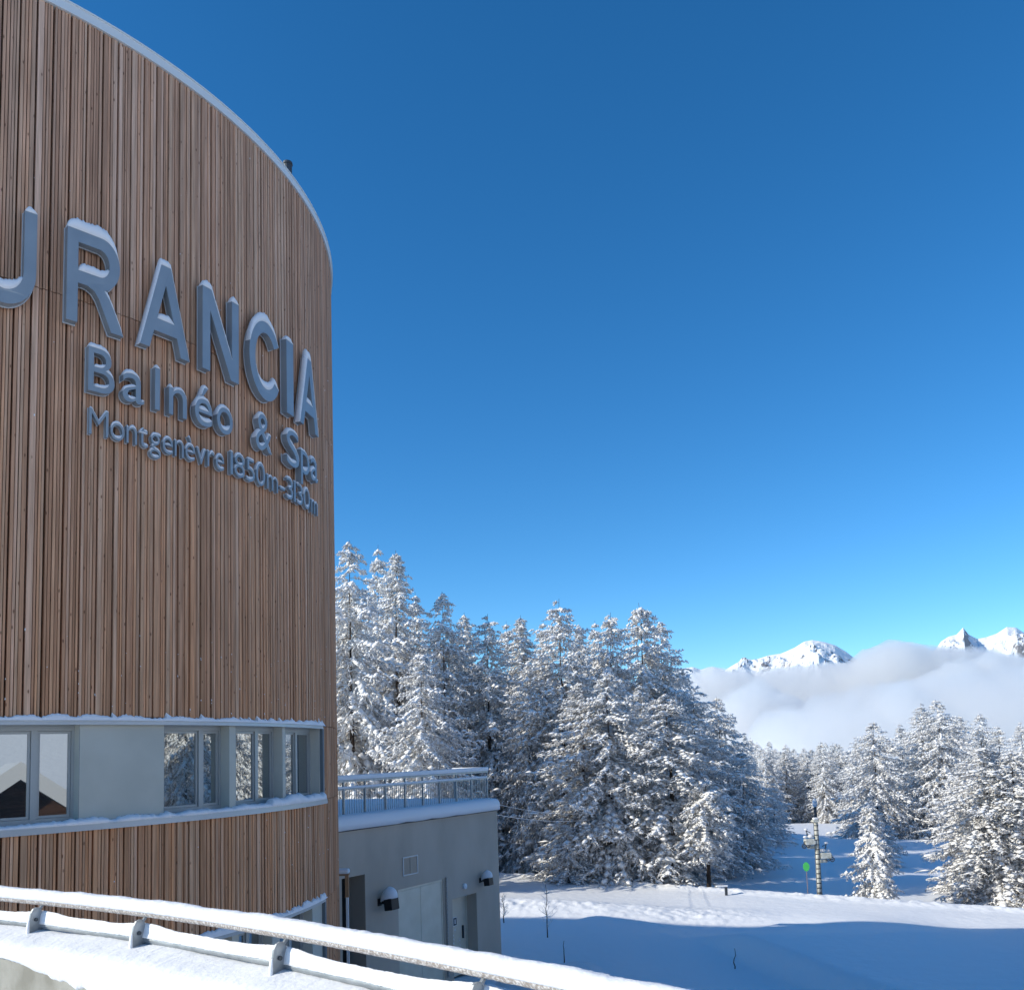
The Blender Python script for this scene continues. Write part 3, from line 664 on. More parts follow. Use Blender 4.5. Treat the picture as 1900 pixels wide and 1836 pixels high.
# double door
u0, u1, z1 = dl[0], dr[0], (dl[1]+dr[1])/2
mid = (u0+u1)/2
mb = MB(); abox(mb, u0, u0+.07, -.10, -.03, GZ-.3, z1); abox(mb, u1-.07, u1, -.10, -.03, GZ-.3, z1); abox(mb, u0+.07, u1-.07, -.10, -.03, z1-.07, z1)
dfr = apart(mb, 'garage_door', M['door'])
for a, b_ in ((u0+.075, mid-.008), (mid+.008, u1-.075)):
    mb = MB(); abox(mb, a, b_, -.095, -.045, GZ-.28, z1-.08); apart(mb, 'door_leaf', M['door'], dfr)
mb = MB(); abox(mb, mid+.05, mid+.09, -.045, -.0, GZ+1.0, GZ+1.2); apart(mb, 'handle', M['dark_metal'], dfr)
# small recessed door
u0, u1, z1 = sl_[0], sr_[0], (sl_[1]+sr_[1])/2
mb = MB(); abox(mb, u0, u0+.06, -.5, -.43, GZ-.3, z1); abox(mb, u1-.06, u1, -.5, -.43, GZ-.3, z1); abox(mb, u0+.06, u1-.06, -.5, -.43, z1-.06, z1); d2 = apart(mb, 'service_door', M['door'])
mb = MB(); abox(mb, u0+.065, u1-.065, -.495, -.45, GZ-.28, z1-.065); apart(mb, 'door_leaf', M['door'], d2)
uh = u0+(u1-u0)*.78; mb = MB(); abox(mb, uh, uh+.04, -.45, -.38, GZ+.95, GZ+1.4); apart(mb, 'handle', M['dark_metal'], d2)
um = u0+(u1-u0)*.42
mb = MB(); abox(mb, um, um+.24, -.449, -.44, GZ+1.45, GZ+1.75); pl = apart(mb, 'door_notice', M['white'], d2)
mb = MB(); abox(mb, um+.02, um+.22, -.439, -.437, GZ+1.47, GZ+1.73, 0); abox(mb, um+.09, um+.15, -.436, -.433, GZ+1.52, GZ+1.68, 1); apart(mb, 'pictogram', [M['dark_metal'], M['white']], pl)
mb = MB(); 
for i in range(26): 
    uu = um+random.uniform(-.1, .5); zz = GZ+random.uniform(.5, 1.3); s_ = random.uniform(.015, .05); mb.add([AP(uu-s_, -.446, zz), AP(uu+s_, -.446, zz-.3*s_), AP(uu+.2*s_, -.446, zz+s_*1.7), AP(uu, -.43, zz+.3*s_)], [(0, 1, 3), (1, 2, 3), (2, 0, 3)])
apart(mb, 'frozen_snow', M['snow'], d2)
# dark opening at left, its unlit inside painted as a black back sheet
u0, u1, _, z1, d = HOLES[0]
mb = MB(); abox(mb, u0-.2, u1+.02, -.78, -.752, GZ-.3, z1+.1); apart(mb, 'opening_dark_back', M['black'])
# vent grille
va = pu(746.5, 1590); vb = pu(774, 1584.7); vc = pu(747.5, 1625); vu0, vu1, vz0, vz1 = va[0], vb[0], vc[1], (va[1]+vb[1])/2
mb = MB(); t_ = .035
for (a, b_, c, d) in ((vu0, vu1, vz1-t_, vz1), (vu0, vu1, vz0, vz0+t_), (vu0, vu0+t_, vz0+t_, vz1-t_), (vu1-t_, vu1, vz0+t_, vz1-t_)): abox(mb, a, b_, .003, .03, c, d)
vg = apart(mb, 'wall_vent', M['letter_edge'])
mb = MB()
um = (vu0+vu1)/2; abox(mb, um-.012, um+.012, .003, .022, vz0+t_, vz1-t_)
k = 11
for i in range(k):
    z_ = vz0+t_+(vz1-vz0-2*t_)*(i+.5)/k; abox(mb, vu0+t_, um-.012, .003, .014, z_-.012, z_+.010); abox(mb, um+.012, vu1-t_, .003, .014, z_-.012, z_+.010)
apart(mb, 'louvre', M['render'], vg)
# frosted conduit right of the double door
uc, zc = pu(826, 1632); mb = MB(); mb.tube([AP(uc, .05, zc+.1), AP(uc, .05, GZ)], .035, 8); apart(mb, 'downpipe', M['frosttube'])
# small round fitting with snow
uc, zc = pu(861, 1643); mb = MB(); mb.tube([AP(uc, .002, zc), AP(uc, .07, zc), AP(uc, .10, zc+.01)], [.10, .10, .04], 12); apart(mb, 'round_fitting', M['snow'], smooth=False)
# floodlights
for k, (pxa, pya, lab) in enumerate(((722, 1672, 'black wall floodlight under a snow cap, left of the grey double door'), (906, 1632, 'black wall floodlight under a snow cap, at the outer corner of the grey annex'))):
    uc, zc = pu(pxa, pya, .3); e = empty('floodlight', AP(uc, 0, zc), lab, 'lamp', 'floodlights on the annex wall'); off = -Vector(e.location); e.scale = (1, 1, 1) if k == 0 else (.78, .78, .78)
    def lp(mb, nm, mt, sm=False, par=None):
        o = mb.build(nm, mt, par or e, sm); o.location = off if not par else (0, 0, 0); fix_normals(o); return o
    mb = MB(); mb.hexa([AP(uc-.19, .56, zc-.22), AP(uc+.19, .56, zc-.22), AP(uc+.19, .26, zc-.26), AP(uc-.19, .26, zc-.26), AP(uc-.19, .52, zc+.14), AP(uc+.19, .52, zc+.14), AP(uc+.19, .22, zc+.12), AP(uc-.19, .22, zc+.12)]); o = lp(mb, 'housing', M['black']); bevel(o, .02, 2)
    mb = MB(); mb.tube([AP(uc-.1, .0, zc-.02), AP(uc-.1, .26, zc-.02)], .05, 8); abox(mb, uc-.19, uc-.02, -.0, .03, zc-.12, zc+.1); lp(mb, 'bracket', M['black'])
    mb = MB(); vs = []; nn = 12; kk = 7
    for i in range(kk+1):
        a = i/kk*math.pi/2
        for j in range(nn):
            t = TAU*j/nn; vs.append(AP(uc-.02+(.25*math.cos(a)+.0)*math.cos(t), .32-.28*math.cos(a)*math.sin(t), zc+.13+.33*math.sin(a)**.75-.12*(math.sin(t) > .3)*math.cos(a)))
    mb.add(vs, [(i*nn+j, i*nn+(j+1) % nn, (i+1)*nn+(j+1) % nn, (i+1)*nn+j) for i in range(kk) for j in range(nn)]+[tuple(range(nn-1, -1, -1))]); lp(mb, 'snow_cap', M['snow'], True)
# roof terrace railing
rl = empty('terrace_railing', AP(4, -.4, ZD), 'grey steel railing with snow on its rails along the annex roof edge', 'railing'); roff = -Vector(rl.location)
def rp(mb, nm, mt, sm=False):
    o = mb.build(nm, mt, rl, sm); o.location = roff; fix_normals(o); return o
W0 = -.42; ztr = pu(900, 1432, W0)[1]; UE = pu(903, 1440, W0)[0]
ztr = (ztr+pu(640, 1444, W0)[1])/2
path = [(-3., W0), (UE, W0), (UE, -2.0)]
mb = MB(); pts = [AP(a, b_, ztr) for a, b_ in path]
for i in range(2): 
    (a, b_), (c, d) = path[i], path[i+1]
    abox(mb, min(a, c)-(.03 if i else 0), max(a, c)+.03, min(b_, d)-(.03 if not i else .0), max(b_, d)+(.03 if not i else -.031), ztr-.06, ztr)
rp(mb, 'top_rail', M['galv'])
mb = MB()
for i in range(2):
    (a, b_), (c, d) = path[i], path[i+1]
    abox(mb, min(a, c)-(.02 if i else 0), max(a, c)+.02, min(b_, d)-(.02 if not i else 0), max(b_, d)+(.02 if not i else -.021), ztr-.30, ztr-.265)
rp(mb, 'middle_rail', M['galv'])
mb = MB(); abox(mb, -3, UE+.06, W0-.07, W0+.07, ztr+.002, ztr+.15); abox(mb, UE-.07, UE+.07, -2.0, W0-.07, ztr+.003, ztr+.148); 
abox(mb, -3, UE, W0-.04, W0+.04, ztr-.264, ztr-.19)
o = rp(mb, 'rail_snow', M['snow']); bevel(o, .035, 3); 
pxs = [(637, 1470), (677, 1470), (715, 1468), (751, 1465), (784, 1463), (815, 1460), (846, 1457), (874, 1455)]
up = [pu(a, b_, W0)[0] for a, b_ in pxs]
d_ = up[1]-up[0]; up = [up[0]-d_*k for k in (2, 1)]+up+[UE]
for u in up:
    mb = MB(); abox(mb, u-.022, u+.022, W0-.03, W0+.03, ZD-.1, ztr-.06); rp(mb, 'post', M['galv'])
ends = [(UE, W0-1.5*k) for k in (1,)]
for u, ww in ends:
    mb = MB(); abox(mb, u-.022, u+.022, ww-.03, ww+.03, ZD-.1, ztr-.06); rp(mb, 'post', M['galv'])
mb = MB(); u = -2.9
while u < UE:
    if min(abs(u-q) for q in up) > .05: abox(mb, u-.007, u+.007, W0-.007, W0+.007, ZD-.05, ztr-.30)
    u += .11
ww = W0-.11
while ww > -1.95:
    abox(mb, UE-.007, UE+.007, ww-.007, ww+.007, ZD-.05, ztr-.30); ww -= .11
rp(mb, 'balusters', M['galv'])
# thin post with a snow cap by the drum
pp = at(644, 1640, 25.5); e = empty('slim_post', (pp[0], pp[1], GZ), 'slim brown post with white lower part and snow cap beside the larch wall', 'post')
mb = MB(); mb.box(-.035, .035, -.035, .035, -.3, pp[2]-GZ-.35); mb.build('lower_post', M['white'], e)
mb = MB(); mb.box(-.05, .05, -.05, .05, pp[2]-GZ-.35, pp[2]-GZ+.25); mb.box(-.32, .06, -.08, .08, pp[2]-GZ+.25, pp[2]-GZ+.30); mb.build('head', M['orange'], e)
mb = MB(); mb.box(-.34, .07, -.12, .12, pp[2]-GZ+.302, pp[2]-GZ+.44); o = mb.build('snow_cap', M['snow'], e); bevel(o, .05, 3)
# snow drift piled at the foot of drum and annex
def drift(name, cx, cy, rx, ry, h, rz, seed):
    n, k = 40, 14; vs = []; fs = []
    for i in range(k+1):
        r = i/k
        for j in range(n):
            t = TAU*j/n; x = rx*r*math.cos(t); y = ry*r*math.sin(t)*1.0
            zz = h*(1-r*r)**1.0*(1+.5*(float(vn(np.array([x*1.3+seed]), np.array([y*1.3+seed]))[0])-.5))-.12*r
            vs.append((cx+x*math.cos(rz)-y*math.sin(rz), cy+x*math.sin(rz)+y*math.cos(rz), zz))
    vs = [(a, b_, gz(a, b_)+c) for a, b_, c in vs]
    for i in range(k):
        for j in range(n): fs.append((i*n+j, i*n+(j+1) % n, (i+1)*n+(j+1) % n, (i+1)*n+j))
    mb = MB(); mb.add(vs, fs); o = mb.build(name, M['snow'], None, True); return tag(o, kind='structure')
q = AP(3.0, 2.2, 0); drift('snow_drift', q[0], q[1], 3.4, 1.6, .7, math.pi/2-TH, 2.)
q = AP(8.0, 2.6, 0); drift('snow_drift', q[0], q[1], 3.0, 1.8, .45, math.pi/2-TH, 5.)
q = AP(-1.3, 1.6, 0); drift('snow_drift', q[0], q[1], 2.0, 1.6, 1.1, math.pi/2-TH, 8.)

# ------------------------------------------------------------------ foreground parapet and handrail
ZH = -.74
rp_px = [(0, 1655), (150, 1669), (300, 1687), (450, 1706), (600, 1726), (750, 1755), (900, 1788), (1145, 1838)]
RP3 = [atz(a, b_, ZH) for a, b_ in rp_px]
RP3 = [RP3[0]+(RP3[0]-RP3[2])*1.6, RP3[0]+(RP3[0]-RP3[1])*1.0]+RP3+[RP3[-1]+(RP3[-1]-RP3[-2])*1.2, RP3[-1]+(RP3[-1]-RP3[-2])*2.6]
RPX = np.array(RP3)
pc = np.polyfit(RPX[:, 0], RPX[:, 1], 4)
xs = np.linspace(RPX[0, 0], RPX[-1, 0], 900); ys = np.polyval(pc, xs)
PATH = np.stack([xs, ys], -1); dP = np.gradient(PATH, axis=0); dP /= np.linalg.norm(dP, axis=1)[:, None]; NP_ = np.stack([dP[:, 1], -dP[:, 0]], -1)    # towards the camera
if NP_[450]@(-PATH[450]) < 0: NP_ = -NP_
def sweep(mb, prof_fn, n, i0=0, i1=900, closed=True):
    vs = []; st = range(i0, i1)
    for i in st:
        for (w_, z) in prof_fn(i): q = PATH[i]+NP_[i]*w_; vs.append((q[0], q[1], z))
    k = len(st); fs = [(i*n+j, i*n+(j+1) % n, (i+1)*n+(j+1) % n, (i+1)*n+j) for i in range(k-1) for j in range(n if closed else n-1)]
    fs += [tuple(range(n-1, -1, -1)), tuple((k-1)*n+j for j in range(n))]
    mb.add(vs, fs)
par = empty('parapet_wall', (float(PATH[450][0]), float(PATH[450][1]), -1.75), 'sunlit concrete parapet topped with thick snow in the foreground', 'wall')
poff = -Vector(par.location)
def ppart(mb, nm, mt, parent, sm=False):
    o = mb.build(nm, mt, parent, sm); o.location = -Vector(parent.location); fix_normals(o); return o
mb = MB(); sweep(mb, lambda i: [(.225, GZ-1), (.225, -1.03), (-.12, -1.03), (-.12, GZ-1)], 4); ppart(mb, 'concrete_body', M['concrete'], par)
na = np.arange(900); colpx = CXP+F*xs/ys
drip = .012+.10*ss(70, 260, colpx)+.05*fbm(na/26., na*0+2., 3)*ss(60, 160, colpx)+.03*(vn(na/4.5, na*0+5.)-.5)*ss(120, 220, colpx)
bul = .035*fbm(na/60., na*0+3.7, 3)
gI, gJ = np.meshgrid(na, np.arange(30), indexing='ij')
fine = fbm(gI/5., gJ/1.7, 3, .7)*1.6+(rng.random((900, 30))-.5)*.45
med = fbm(gI/26.+7, gJ/5., 3, .6)
def snowprof(i):
    d = float(max(drip[i], .010)); b_ = float(bul[i]); out = []
    ws = [.223, .235, .243, .243, .232, .21, .175, .13, .08, .03, -.02, -.08, -.12, -.15, -.15]
    zz = [-1.03-d, -1.032-d*.85, -1.03-d*.35, -1.008, -.985, -.966, -.953, -.943, -.934, -.926, -.925, -.935, -.96, -1.0, -1.04]
    for j, (a, z) in enumerate(zip(ws, zz)): out.append((a+.004*fine[i, j]+(b_*.25+.012*med[i, j] if 0 < j < 6 else 0), z+(b_*.6+.012*med[i, j] if j > 2 else 0)+.005*fine[i, j]))
    return out
mb = MB(); sweep(mb, snowprof, 15); ppart(mb, 'snow_cover', M['snow'], par, True)
hr = empty('handrail', (float(PATH[450][0]), float(PATH[450][1]), -1.03), 'curved steel handrail carrying a thick sunlit ridge of snow in the foreground', 'handrail')
TR = .030; ZC = ZH-.022
def circ(r, zc, n=16): return lambda i: [(r*math.cos(TAU*j/n), zc+r*math.sin(TAU*j/n)) for j in range(n)]
frz = (rng.random((900, 16))-.5)*.0022
mb = MB(); sweep(mb, lambda i: [((TR+frz[i, j])*math.cos(TAU*j/16), ZC+(TR+frz[i, j])*math.sin(TAU*j/16)) for j in range(16)], 16); ppart(mb, 'tube', M['frosttube'], hr, True)
ln1 = fbm(na/22., na*0+9., 4, .6); ln2 = vn(na/5., na*0+4.)-.5
def hs_prof(i):
    out = []; n = 18
    for j in range(n):
        a = R_(-8)+R_(196)*j/(n-1)
        r = TR+.006+.022*max(0, math.sin(a))**.7+.010*ln1[i]*(.4+max(0, math.sin(a)))+.0045*fine[i, j]+.006*med[i, j]
        if j in (0, n-1): r = TR+.001+.002*fine[i, j]
        out.append((r*math.cos(a)*1.02, ZC+.002+r*math.sin(a)))
    return out
mb = MB(); sweep(mb, hs_prof, 18); ppart(mb, 'snow_ridge', M['snow'], hr, True)
# lower rail
ZLR = -.905
mb = MB(); sweep(mb, circ(.021, ZLR, 12), 12); ppart(mb, 'lower_tube', M['galv'], hr, True)
pk = [int(np.argmin(np.abs(CXP+F*xs/ys-p))) for p in (83, 270, 525, 880)]
hgt = .046+.03*fbm(na/70., na*0+6.2, 3)
for p in pk: hgt = hgt+.022*np.exp(-((na-p)/22.)**2)
def ls_prof(i):
    out = []; n = 12; h = hgt[i]
    for j in range(n):
        a = R_(18)+R_(144)*j/(n-1); out.append((.026*math.cos(a)+.004*fine[i, j], ZLR-.004+(.02+h*max(0, math.sin(a))**.9)*math.sin(a)+.005*fine[i, j]+.006*med[i, j]))
    return out
mb = MB(); sweep(mb, ls_prof, 12); ppart(mb, 'lower_snow', M['snow'], hr, True)
# bracket plates with rounded heads
for p in pk:
    c = PATH[p]; nrm = NP_[p]; tg = dP[p]
    out = [(.034, -1.12 if p == pk[2] else -1.03), (.034, -.86), (.028, -.825), (.014, -.803), (-.004, -.797), (-.022, -.80), (-.036, -.82), (-.042, -.86), (-.042, -1.03)]
    sh = .045; vs = []
    for s_ in (-.006, .006):
        for a, z in out: q = c+nrm*(a+sh)+tg*s_; vs.append((q[0], q[1], z))
    k = len(out); mb = MB(); mb.add(vs, [tuple(range(k)), tuple(2*k-1-i for i in range(k))]+[(i, (i+1) % k, k+(i+1) % k, k+i) for i in range(k)])
    b_ = ppart(mb, 'bracket', M['galv'], hr)
    mb = MB(); q = c+nrm*(.03+sh-.03)
    for zc in (-.865,):
        a = q+tg*.006; d = q+tg*.016; mb.tube([(a[0], a[1], zc), (d[0], d[1], zc)], .010, 10)
        a = q-tg*.006; d = q-tg*.018; mb.tube([(a[0], a[1], zc), (d[0], d[1], zc)], .011, 6)
    mb.build('bolt', M['dark_metal'], b_)
    mb = MB(); vs = []; nseg = 8        # frost and snow clinging to the plate edge
    for i in range(nseg+1):
        t = i/nseg; a = .034+sh+.004; z = -.86-.14*t
        for (da, ds) in ((0, -.012), (.012, -.004), (.010, .008), (0, .012)): qq = c+nrm*(a+da*math.sin(math.pi*(t*.9+.1)))+tg*ds; vs.append((qq[0], qq[1], z))
    mb.add(vs, [(i*4+j, i*4+(j+1) % 4, (i+1)*4+(j+1) % 4, (i+1)*4+j) for i in range(nseg) for j in range(4)]); mb.build('plate_snow', M['snow'], b_, True)
# supports from bracket heads up to the handrail
    mb = MB(); q = c+nrm*.02; mb.tube([(q[0], q[1], -.81), (c[0], c[1], ZC-TR+.004)], .009, 8); mb.build('rail_support', M['galv'], b_)
# terrace floor the photographer stands on
mb = MB(); mb.add([(float(PATH[i][0]+NP_[i][0]*.227), float(PATH[i][1]+NP_[i][1]*.227), -1.75) for i in range(0, 900, 50)]+[(4, -6, -1.75), (-9, -6, -1.75)], [tuple(range(20))])
o = mb.build('terrace_floor', M['snow_ground']); fix_normals(o); tag(o, kind='structure')

# ------------------------------------------------------------------ snow laden larches
def unit(v): return v/(np.linalg.norm(v, axis=-1, keepdims=True)+1e-9)
def prisms(p0, p1, r0, r1):
    """three sided tapered sticks -> verts, quads"""
    d = unit(p1-p0); a = np.where(np.abs(d[:, 2:3]) < .9, np.array([[0, 0, 1.]]), np.array([[1., 0, 0]])); u = unit(np.cross(d, a)); w_ = np.cross(u, d)
    V = []
    for p, r in ((p0, r0), (p1, r1)):
        for k in range(3):
            t = TAU*k/3+.5; V.append(p+r[:, None]*(math.cos(t)*u+math.sin(t)*w_))
    V = np.stack(V, 1); n = len(p0); b_ = (np.arange(n)*6)[:, None]
    q = np.concatenate([b_+np.array([[k, (k+1) % 3, 3+(k+1) % 3, 3+k]]) for k in range(3)])
    return V.reshape(-1, 3), q
def spindles(p0, p1, wd, ht, lift):
    """lumps of snow lying along sticks -> verts, tris"""
    d = unit(p1-p0); up = np.array([0, 0, 1.])[None]; s_ = unit(np.cross(d, up+0*d)); mid = p0*.52+p1*.48
    c = mid+up*lift[:, None]; e0 = p0-.08*(p1-p0)+up*lift[:, None]*.4; e1 = p1+.08*(p1-p0)+up*lift[:, None]*.2
    jit = 1+(rng.random((len(p0), 4))-.5)*.5
    V = np.stack([e0, e1, c+s_*(wd*jit[:, 0])[:, None], c+up*(ht*jit[:, 1])[:, None], c-s_*(wd*jit[:, 2])[:, None], c-up*(ht*.35*jit[:, 3])[:, None]], 1)
    n = len(p0); b_ = (np.arange(n)*6)[:, None]
    T = np.concatenate([b_+np.array([[0, i, j]]) for i, j in ((2, 3), (3, 4), (4, 5), (5, 2))]+[b_+np.array([[1, j, i]]) for i, j in ((2, 3), (3, 4), (4, 5), (5, 2))])
    return V.reshape(-1, 3), T
RAD = {}; SIZE = []
def make_tree_meshes(seed, H, rad, nb=110, base=.08, dens=1.0, snowy=1.0, droop=1.0, bare=0.0, twin=False, power=.8):
    r = np.random.default_rng(seed)
    # ---- trunk
    k = 14; zt = np.linspace(-.6, H, k); bend = np.cumsum(r.normal(0, .012*H/k*2.2, (k, 2)), 0); bend -= bend[1]
    tr = np.clip(.0115*H*(1-(zt/H).clip(0, 1))**1.6+.006, .006, None); n = 8; mb = MB()
    mb.tube(np.column_stack([bend, zt]), list(tr*1.0), n)
    # ---- primary branches
    u = np.sort(r.random(nb)**.92); hb = base*H+(H*.985-base*H)*u; wh = .034*H; hb = np.where(u < .8, np.round(hb/wh)*wh+r.normal(0, .09, nb), hb).clip(base*H*.8, H*.985); az = np.arange(nb)*2.399+r.normal(0, .35, nb)
    frac = (hb-base*H)/(H-base*H)
    env = rad*(np.minimum((1-frac)**power, (1-frac)*1.75)*.95+.012)*np.where(frac < .12, .78+frac*1.8, 1)
    L_ = 1.12*env*r.uniform(.66, 1.15, nb)*(1+.16*np.sin(az*2+seed)+.1*np.sin(az*3+hb))
    bx = np.interp(hb, zt, bend[:, 0]); by = np.interp(hb, zt, bend[:, 1])
    ns = 7; P = np.zeros((nb, ns+1, 3)); P[:, 0] = np.stack([bx, by, hb], 1)
    el = R_(24)*(frac*1.7-.45)+r.normal(0, .10, nb)          # start elevation: up near the top, level or down lower
    a = az.copy()
    for i in range(ns):
        t = (i+.5)/ns; e = el-droop*(1.18*math.sin(math.pi*min(t*.85+.08, 1)))*(1-frac*.42)+(.22 if t > .8 else 0)
        a = a+r.normal(0, .09, nb); st = L_/ns
        P[:, i+1] = P[:, i]+np.stack([np.cos(a)*np.cos(e), np.sin(a)*np.cos(e), np.sin(e)], 1)*st[:, None]
    segA, segB, rA, rB = [], [], [], []; sn = []       # sn: (p0, p1, w, h, lift)
    tw0, tw1, tr0 = [], [], []
    for i in range(ns):
        segA.append(P[:, i]); segB.append(P[:, i+1]); t0 = i/ns; t1 = (i+1)/ns
        rb = (.007+.011*L_/rad)*(H/12); rA.append(rb*(1-t0*.8)); rB.append(rb*(1-t1*.8))
        if i > 0:
            g = r.random(nb) < .93*snowy; w_ = (.06+.07*L_/rad+r.uniform(-.015, .04, nb))*(1-.3*t0); sn.append((P[g, i], P[g, i+1], w_[g], (w_*r.uniform(.7, 1.3, nb))[g], .035+0*w_[g]))
    # ---- secondary
    S0, S1, S2, S3, SL = [], [], [], [], []
    for b_ in range(nb):
        m_ = max(6, int(L_[b_]/.135*dens))
        t = np.sort(r.uniform(.04, 1.0, m_)); x = t*ns; i0 = np.minimum(x.astype(int), ns-1); f = (x-i0)[:, None]
        p = P[b_, i0]*(1-f)+P[b_, i0+1]*f; dr_ = unit(P[b_, i0+1]-P[b_, i0]); side = unit(np.cross(dr_, np.array([0, 0, 1.])))*np.where(r.random(m_) < .5, -1, 1)[:, None]
        ln_ = (.15+.30*L_[b_]*(1-t*.75)*.8)*r.uniform(.6, 1.15, m_); ln_ = np.clip(ln_, .12, .95)
        ca = r.uniform(.45, .8, m_)[:, None]; dd = unit(dr_*ca+side*(1.2-ca)+np.array([0, 0, 1.])*r.normal(-.16, .10, (m_, 1)))
        dn = np.array([0, 0, -1.])
        e1 = p+dd*(ln_*.36)[:, None]; d2_ = unit(dd+dn*.45*droop); e2 = e1+d2_*(ln_*.34)[:, None]; d3_ = unit(d2_+dn*.8*droop); e3 = e2+d3_*(ln_*.30)[:, None]
        S0.append(p); S1.append(e1); S2.append(e2); S3.append(e3); SL.append(ln_)
    S0, S1, S2, S3, SL = map(np.concatenate, (S0, S1, S2, S3, SL)); ms_ = len(S0)
    th = .0085*(H/12)**.5
    for q0, q1, w0, w1 in ((S0, S1, 1., .8), (S1, S2, .8, .6), (S2, S3, .6, .3)):
        segA.append(q0); segB.append(q1); rA.append(np.full(ms_, th*w0)); rB.append(np.full(ms_, th*w1))
        g = r.random(ms_) < (.92, .84, .62)[0 if w0 == 1. else (1 if w0 == .8 else 2)]*snowy; w_ = r.uniform(.026, .066, ms_)*w0**.4*(1+.4*(SL > .6)); sn.append((q0[g], q1[g], w_[g], (w_*r.uniform(.6, 1.1, ms_))[g], .014+0*w_[g]))
    # ---- tertiary twigs: frosted sprays
    kt = 10; pts = []; 
    for j in range(kt):
        t = r.uniform(.1, 1, ms_); p = np.where((t < .4)[:, None], S0+(S1-S0)*(t/.4)[:, None], np.where((t < .72)[:, None], S1+(S2-S1)*((t-.4)/.32)[:, None], S2+(S3-S2)*((t-.72)/.28)[:, None]))
        d = unit(unit(S3-S0)*.7+r.normal(0, .55, (ms_, 3))+np.array([0, 0, -.45*droop])); ln_ = (SL*r.uniform(.2, .5, ms_)).clip(.08, .36)
        q = p+d*ln_[:, None]; tw0.append(p); tw1.append(q)
        g = r.random(ms_) < .22*snowy; w_ = r.uniform(.014, .032, ms_); sn.append((p[g], q[g], w_[g], w_[g]*.8, .006+0*w_[g]))
    tw0 = np.concatenate(tw0); tw1 = np.concatenate(tw1)
    # pillows of snow bending the boughs
    nbig = int(20*snowy*H/12)
    bi = r.choice(np.where(L_ > rad*.22)[0], nbig); ti = r.integers(2, ns, nbig); q0 = P[bi, ti]; q1 = P[bi, ti]+(P[bi, np.minimum(ti+1, ns)]-P[bi, ti])*r.uniform(.7, 1.3, (nbig, 1)); w_ = r.uniform(.10, .21, nbig)*(H/12)**.5
    big = (q0, q1, w_, w_*r.uniform(.6, .9, nbig), .05+0*w_)
    sn.append(big)
    for s3 in range(2): sn.append((q0+r.normal(0, .08, q0.shape), q1+r.normal(0, .08, q0.shape), w_*.8, w_*.6, .03+0*w_))
    # frost and snow plastered on the stem
    nk = 150; zz_ = r.uniform(.02*H, .97*H, nk); aa_ = r.normal(math.pi, 1.0, nk); rt_ = np.interp(zz_, zt, tr)*.9
    q0 = np.stack([np.interp(zz_, zt, bend[:, 0])+rt_*np.cos(aa_), np.interp(zz_, zt, bend[:, 1])+rt_*np.sin(aa_), zz_], 1); q1 = q0+np.stack([0*zz_, 0*zz_, r.uniform(.12, .4, nk)], 1)
    sn.append((q0, q1, r.uniform(.02, .06, nk), r.uniform(.02, .05, nk), 0*zz_))
    # ---- assemble
    V1, Q1 = prisms(np.concatenate(segA), np.concatenate(segB), np.concatenate(rA), np.concatenate(rB))
    V2, T2 = spindles(*[np.concatenate([s_[i] for s_ in sn]) for i in range(5)])
    # twigs as narrow crossed blades
    d = unit(tw1-tw0); sd = unit(np.cross(d, r.normal(0, 1, d.shape))); wt = r.uniform(.008, .019, len(d))[:, None]
    V3 = np.stack([tw0-sd*wt, tw0+sd*wt, tw1+sd*wt*.4, tw1-sd*wt*.4], 1).reshape(-1, 3); Q3 = np.arange(len(V3)).reshape(-1, 4)
    V = np.concatenate([V1, V3, V2]); Qa = np.concatenate([Q1, Q3+len(V1)]); Ta = T2+len(V1)+len(V3)
    mi = np.concatenate([np.zeros(len(Q1)), np.ones(len(Q3)), np.full(len(T2), 2)])
    crown = np_mesh('crown', V, [Qa, Ta], [M['twig'], M['frost'], M['snow_tree']], mi, smooth=True, link=False)
    # trunk with snow plastered on its windward side
    to = mb.build('trunk', [M['bark']], None, True); tm = to.data; bpy.data.objects.remove(to)
    rr_ = np.hypot(V[:, 0], V[:, 1])[V[:, 2] < H*.45]; RAD[id(crown)] = 0; SIZE.append(float(np.percentile(rr_, 96)))
    return tm, crown
VAR = {
 'broad':  (make_tree_meshes(1, 12, 3.3, 230, .05, .95, 1.0, .95, power=.62), 12),
 'broad2': (make_tree_meshes(2, 12, 3.2, 220, .04, 1.0, 1.1, 1.1, power=.56), 12),
 'broad3': (make_tree_meshes(3, 12, 3.0, 230, .06, .95, .85, .85, power=.66), 12),
 'open':   (make_tree_meshes(4, 12, 3.2, 180, .08, 1.0, 1.0, 1.1, power=.66), 12),
 'slim':   (make_tree_meshes(5, 14, 2.4, 240, .06, .95, 1.0, .85, power=.62), 14),
 'slim2':  (make_tree_meshes(6, 14, 2.3, 230, .06, 1.0, 1.05, 1.0, power=.56), 14),
 'young':  (make_tree_meshes(7, 5, 1.5, 120, .03, 1.2, 1.1, .8, power=.8), 5),
 'lollipop': (make_tree_meshes(8, 5.5, 1.25, 90, .42, 1.4, 1.5, 1.2, power=.6), 5.5),
}
VAR = {k_: (*v_, q_) for (k_, v_), q_ in zip(VAR.items(), SIZE)}
NT = [0]
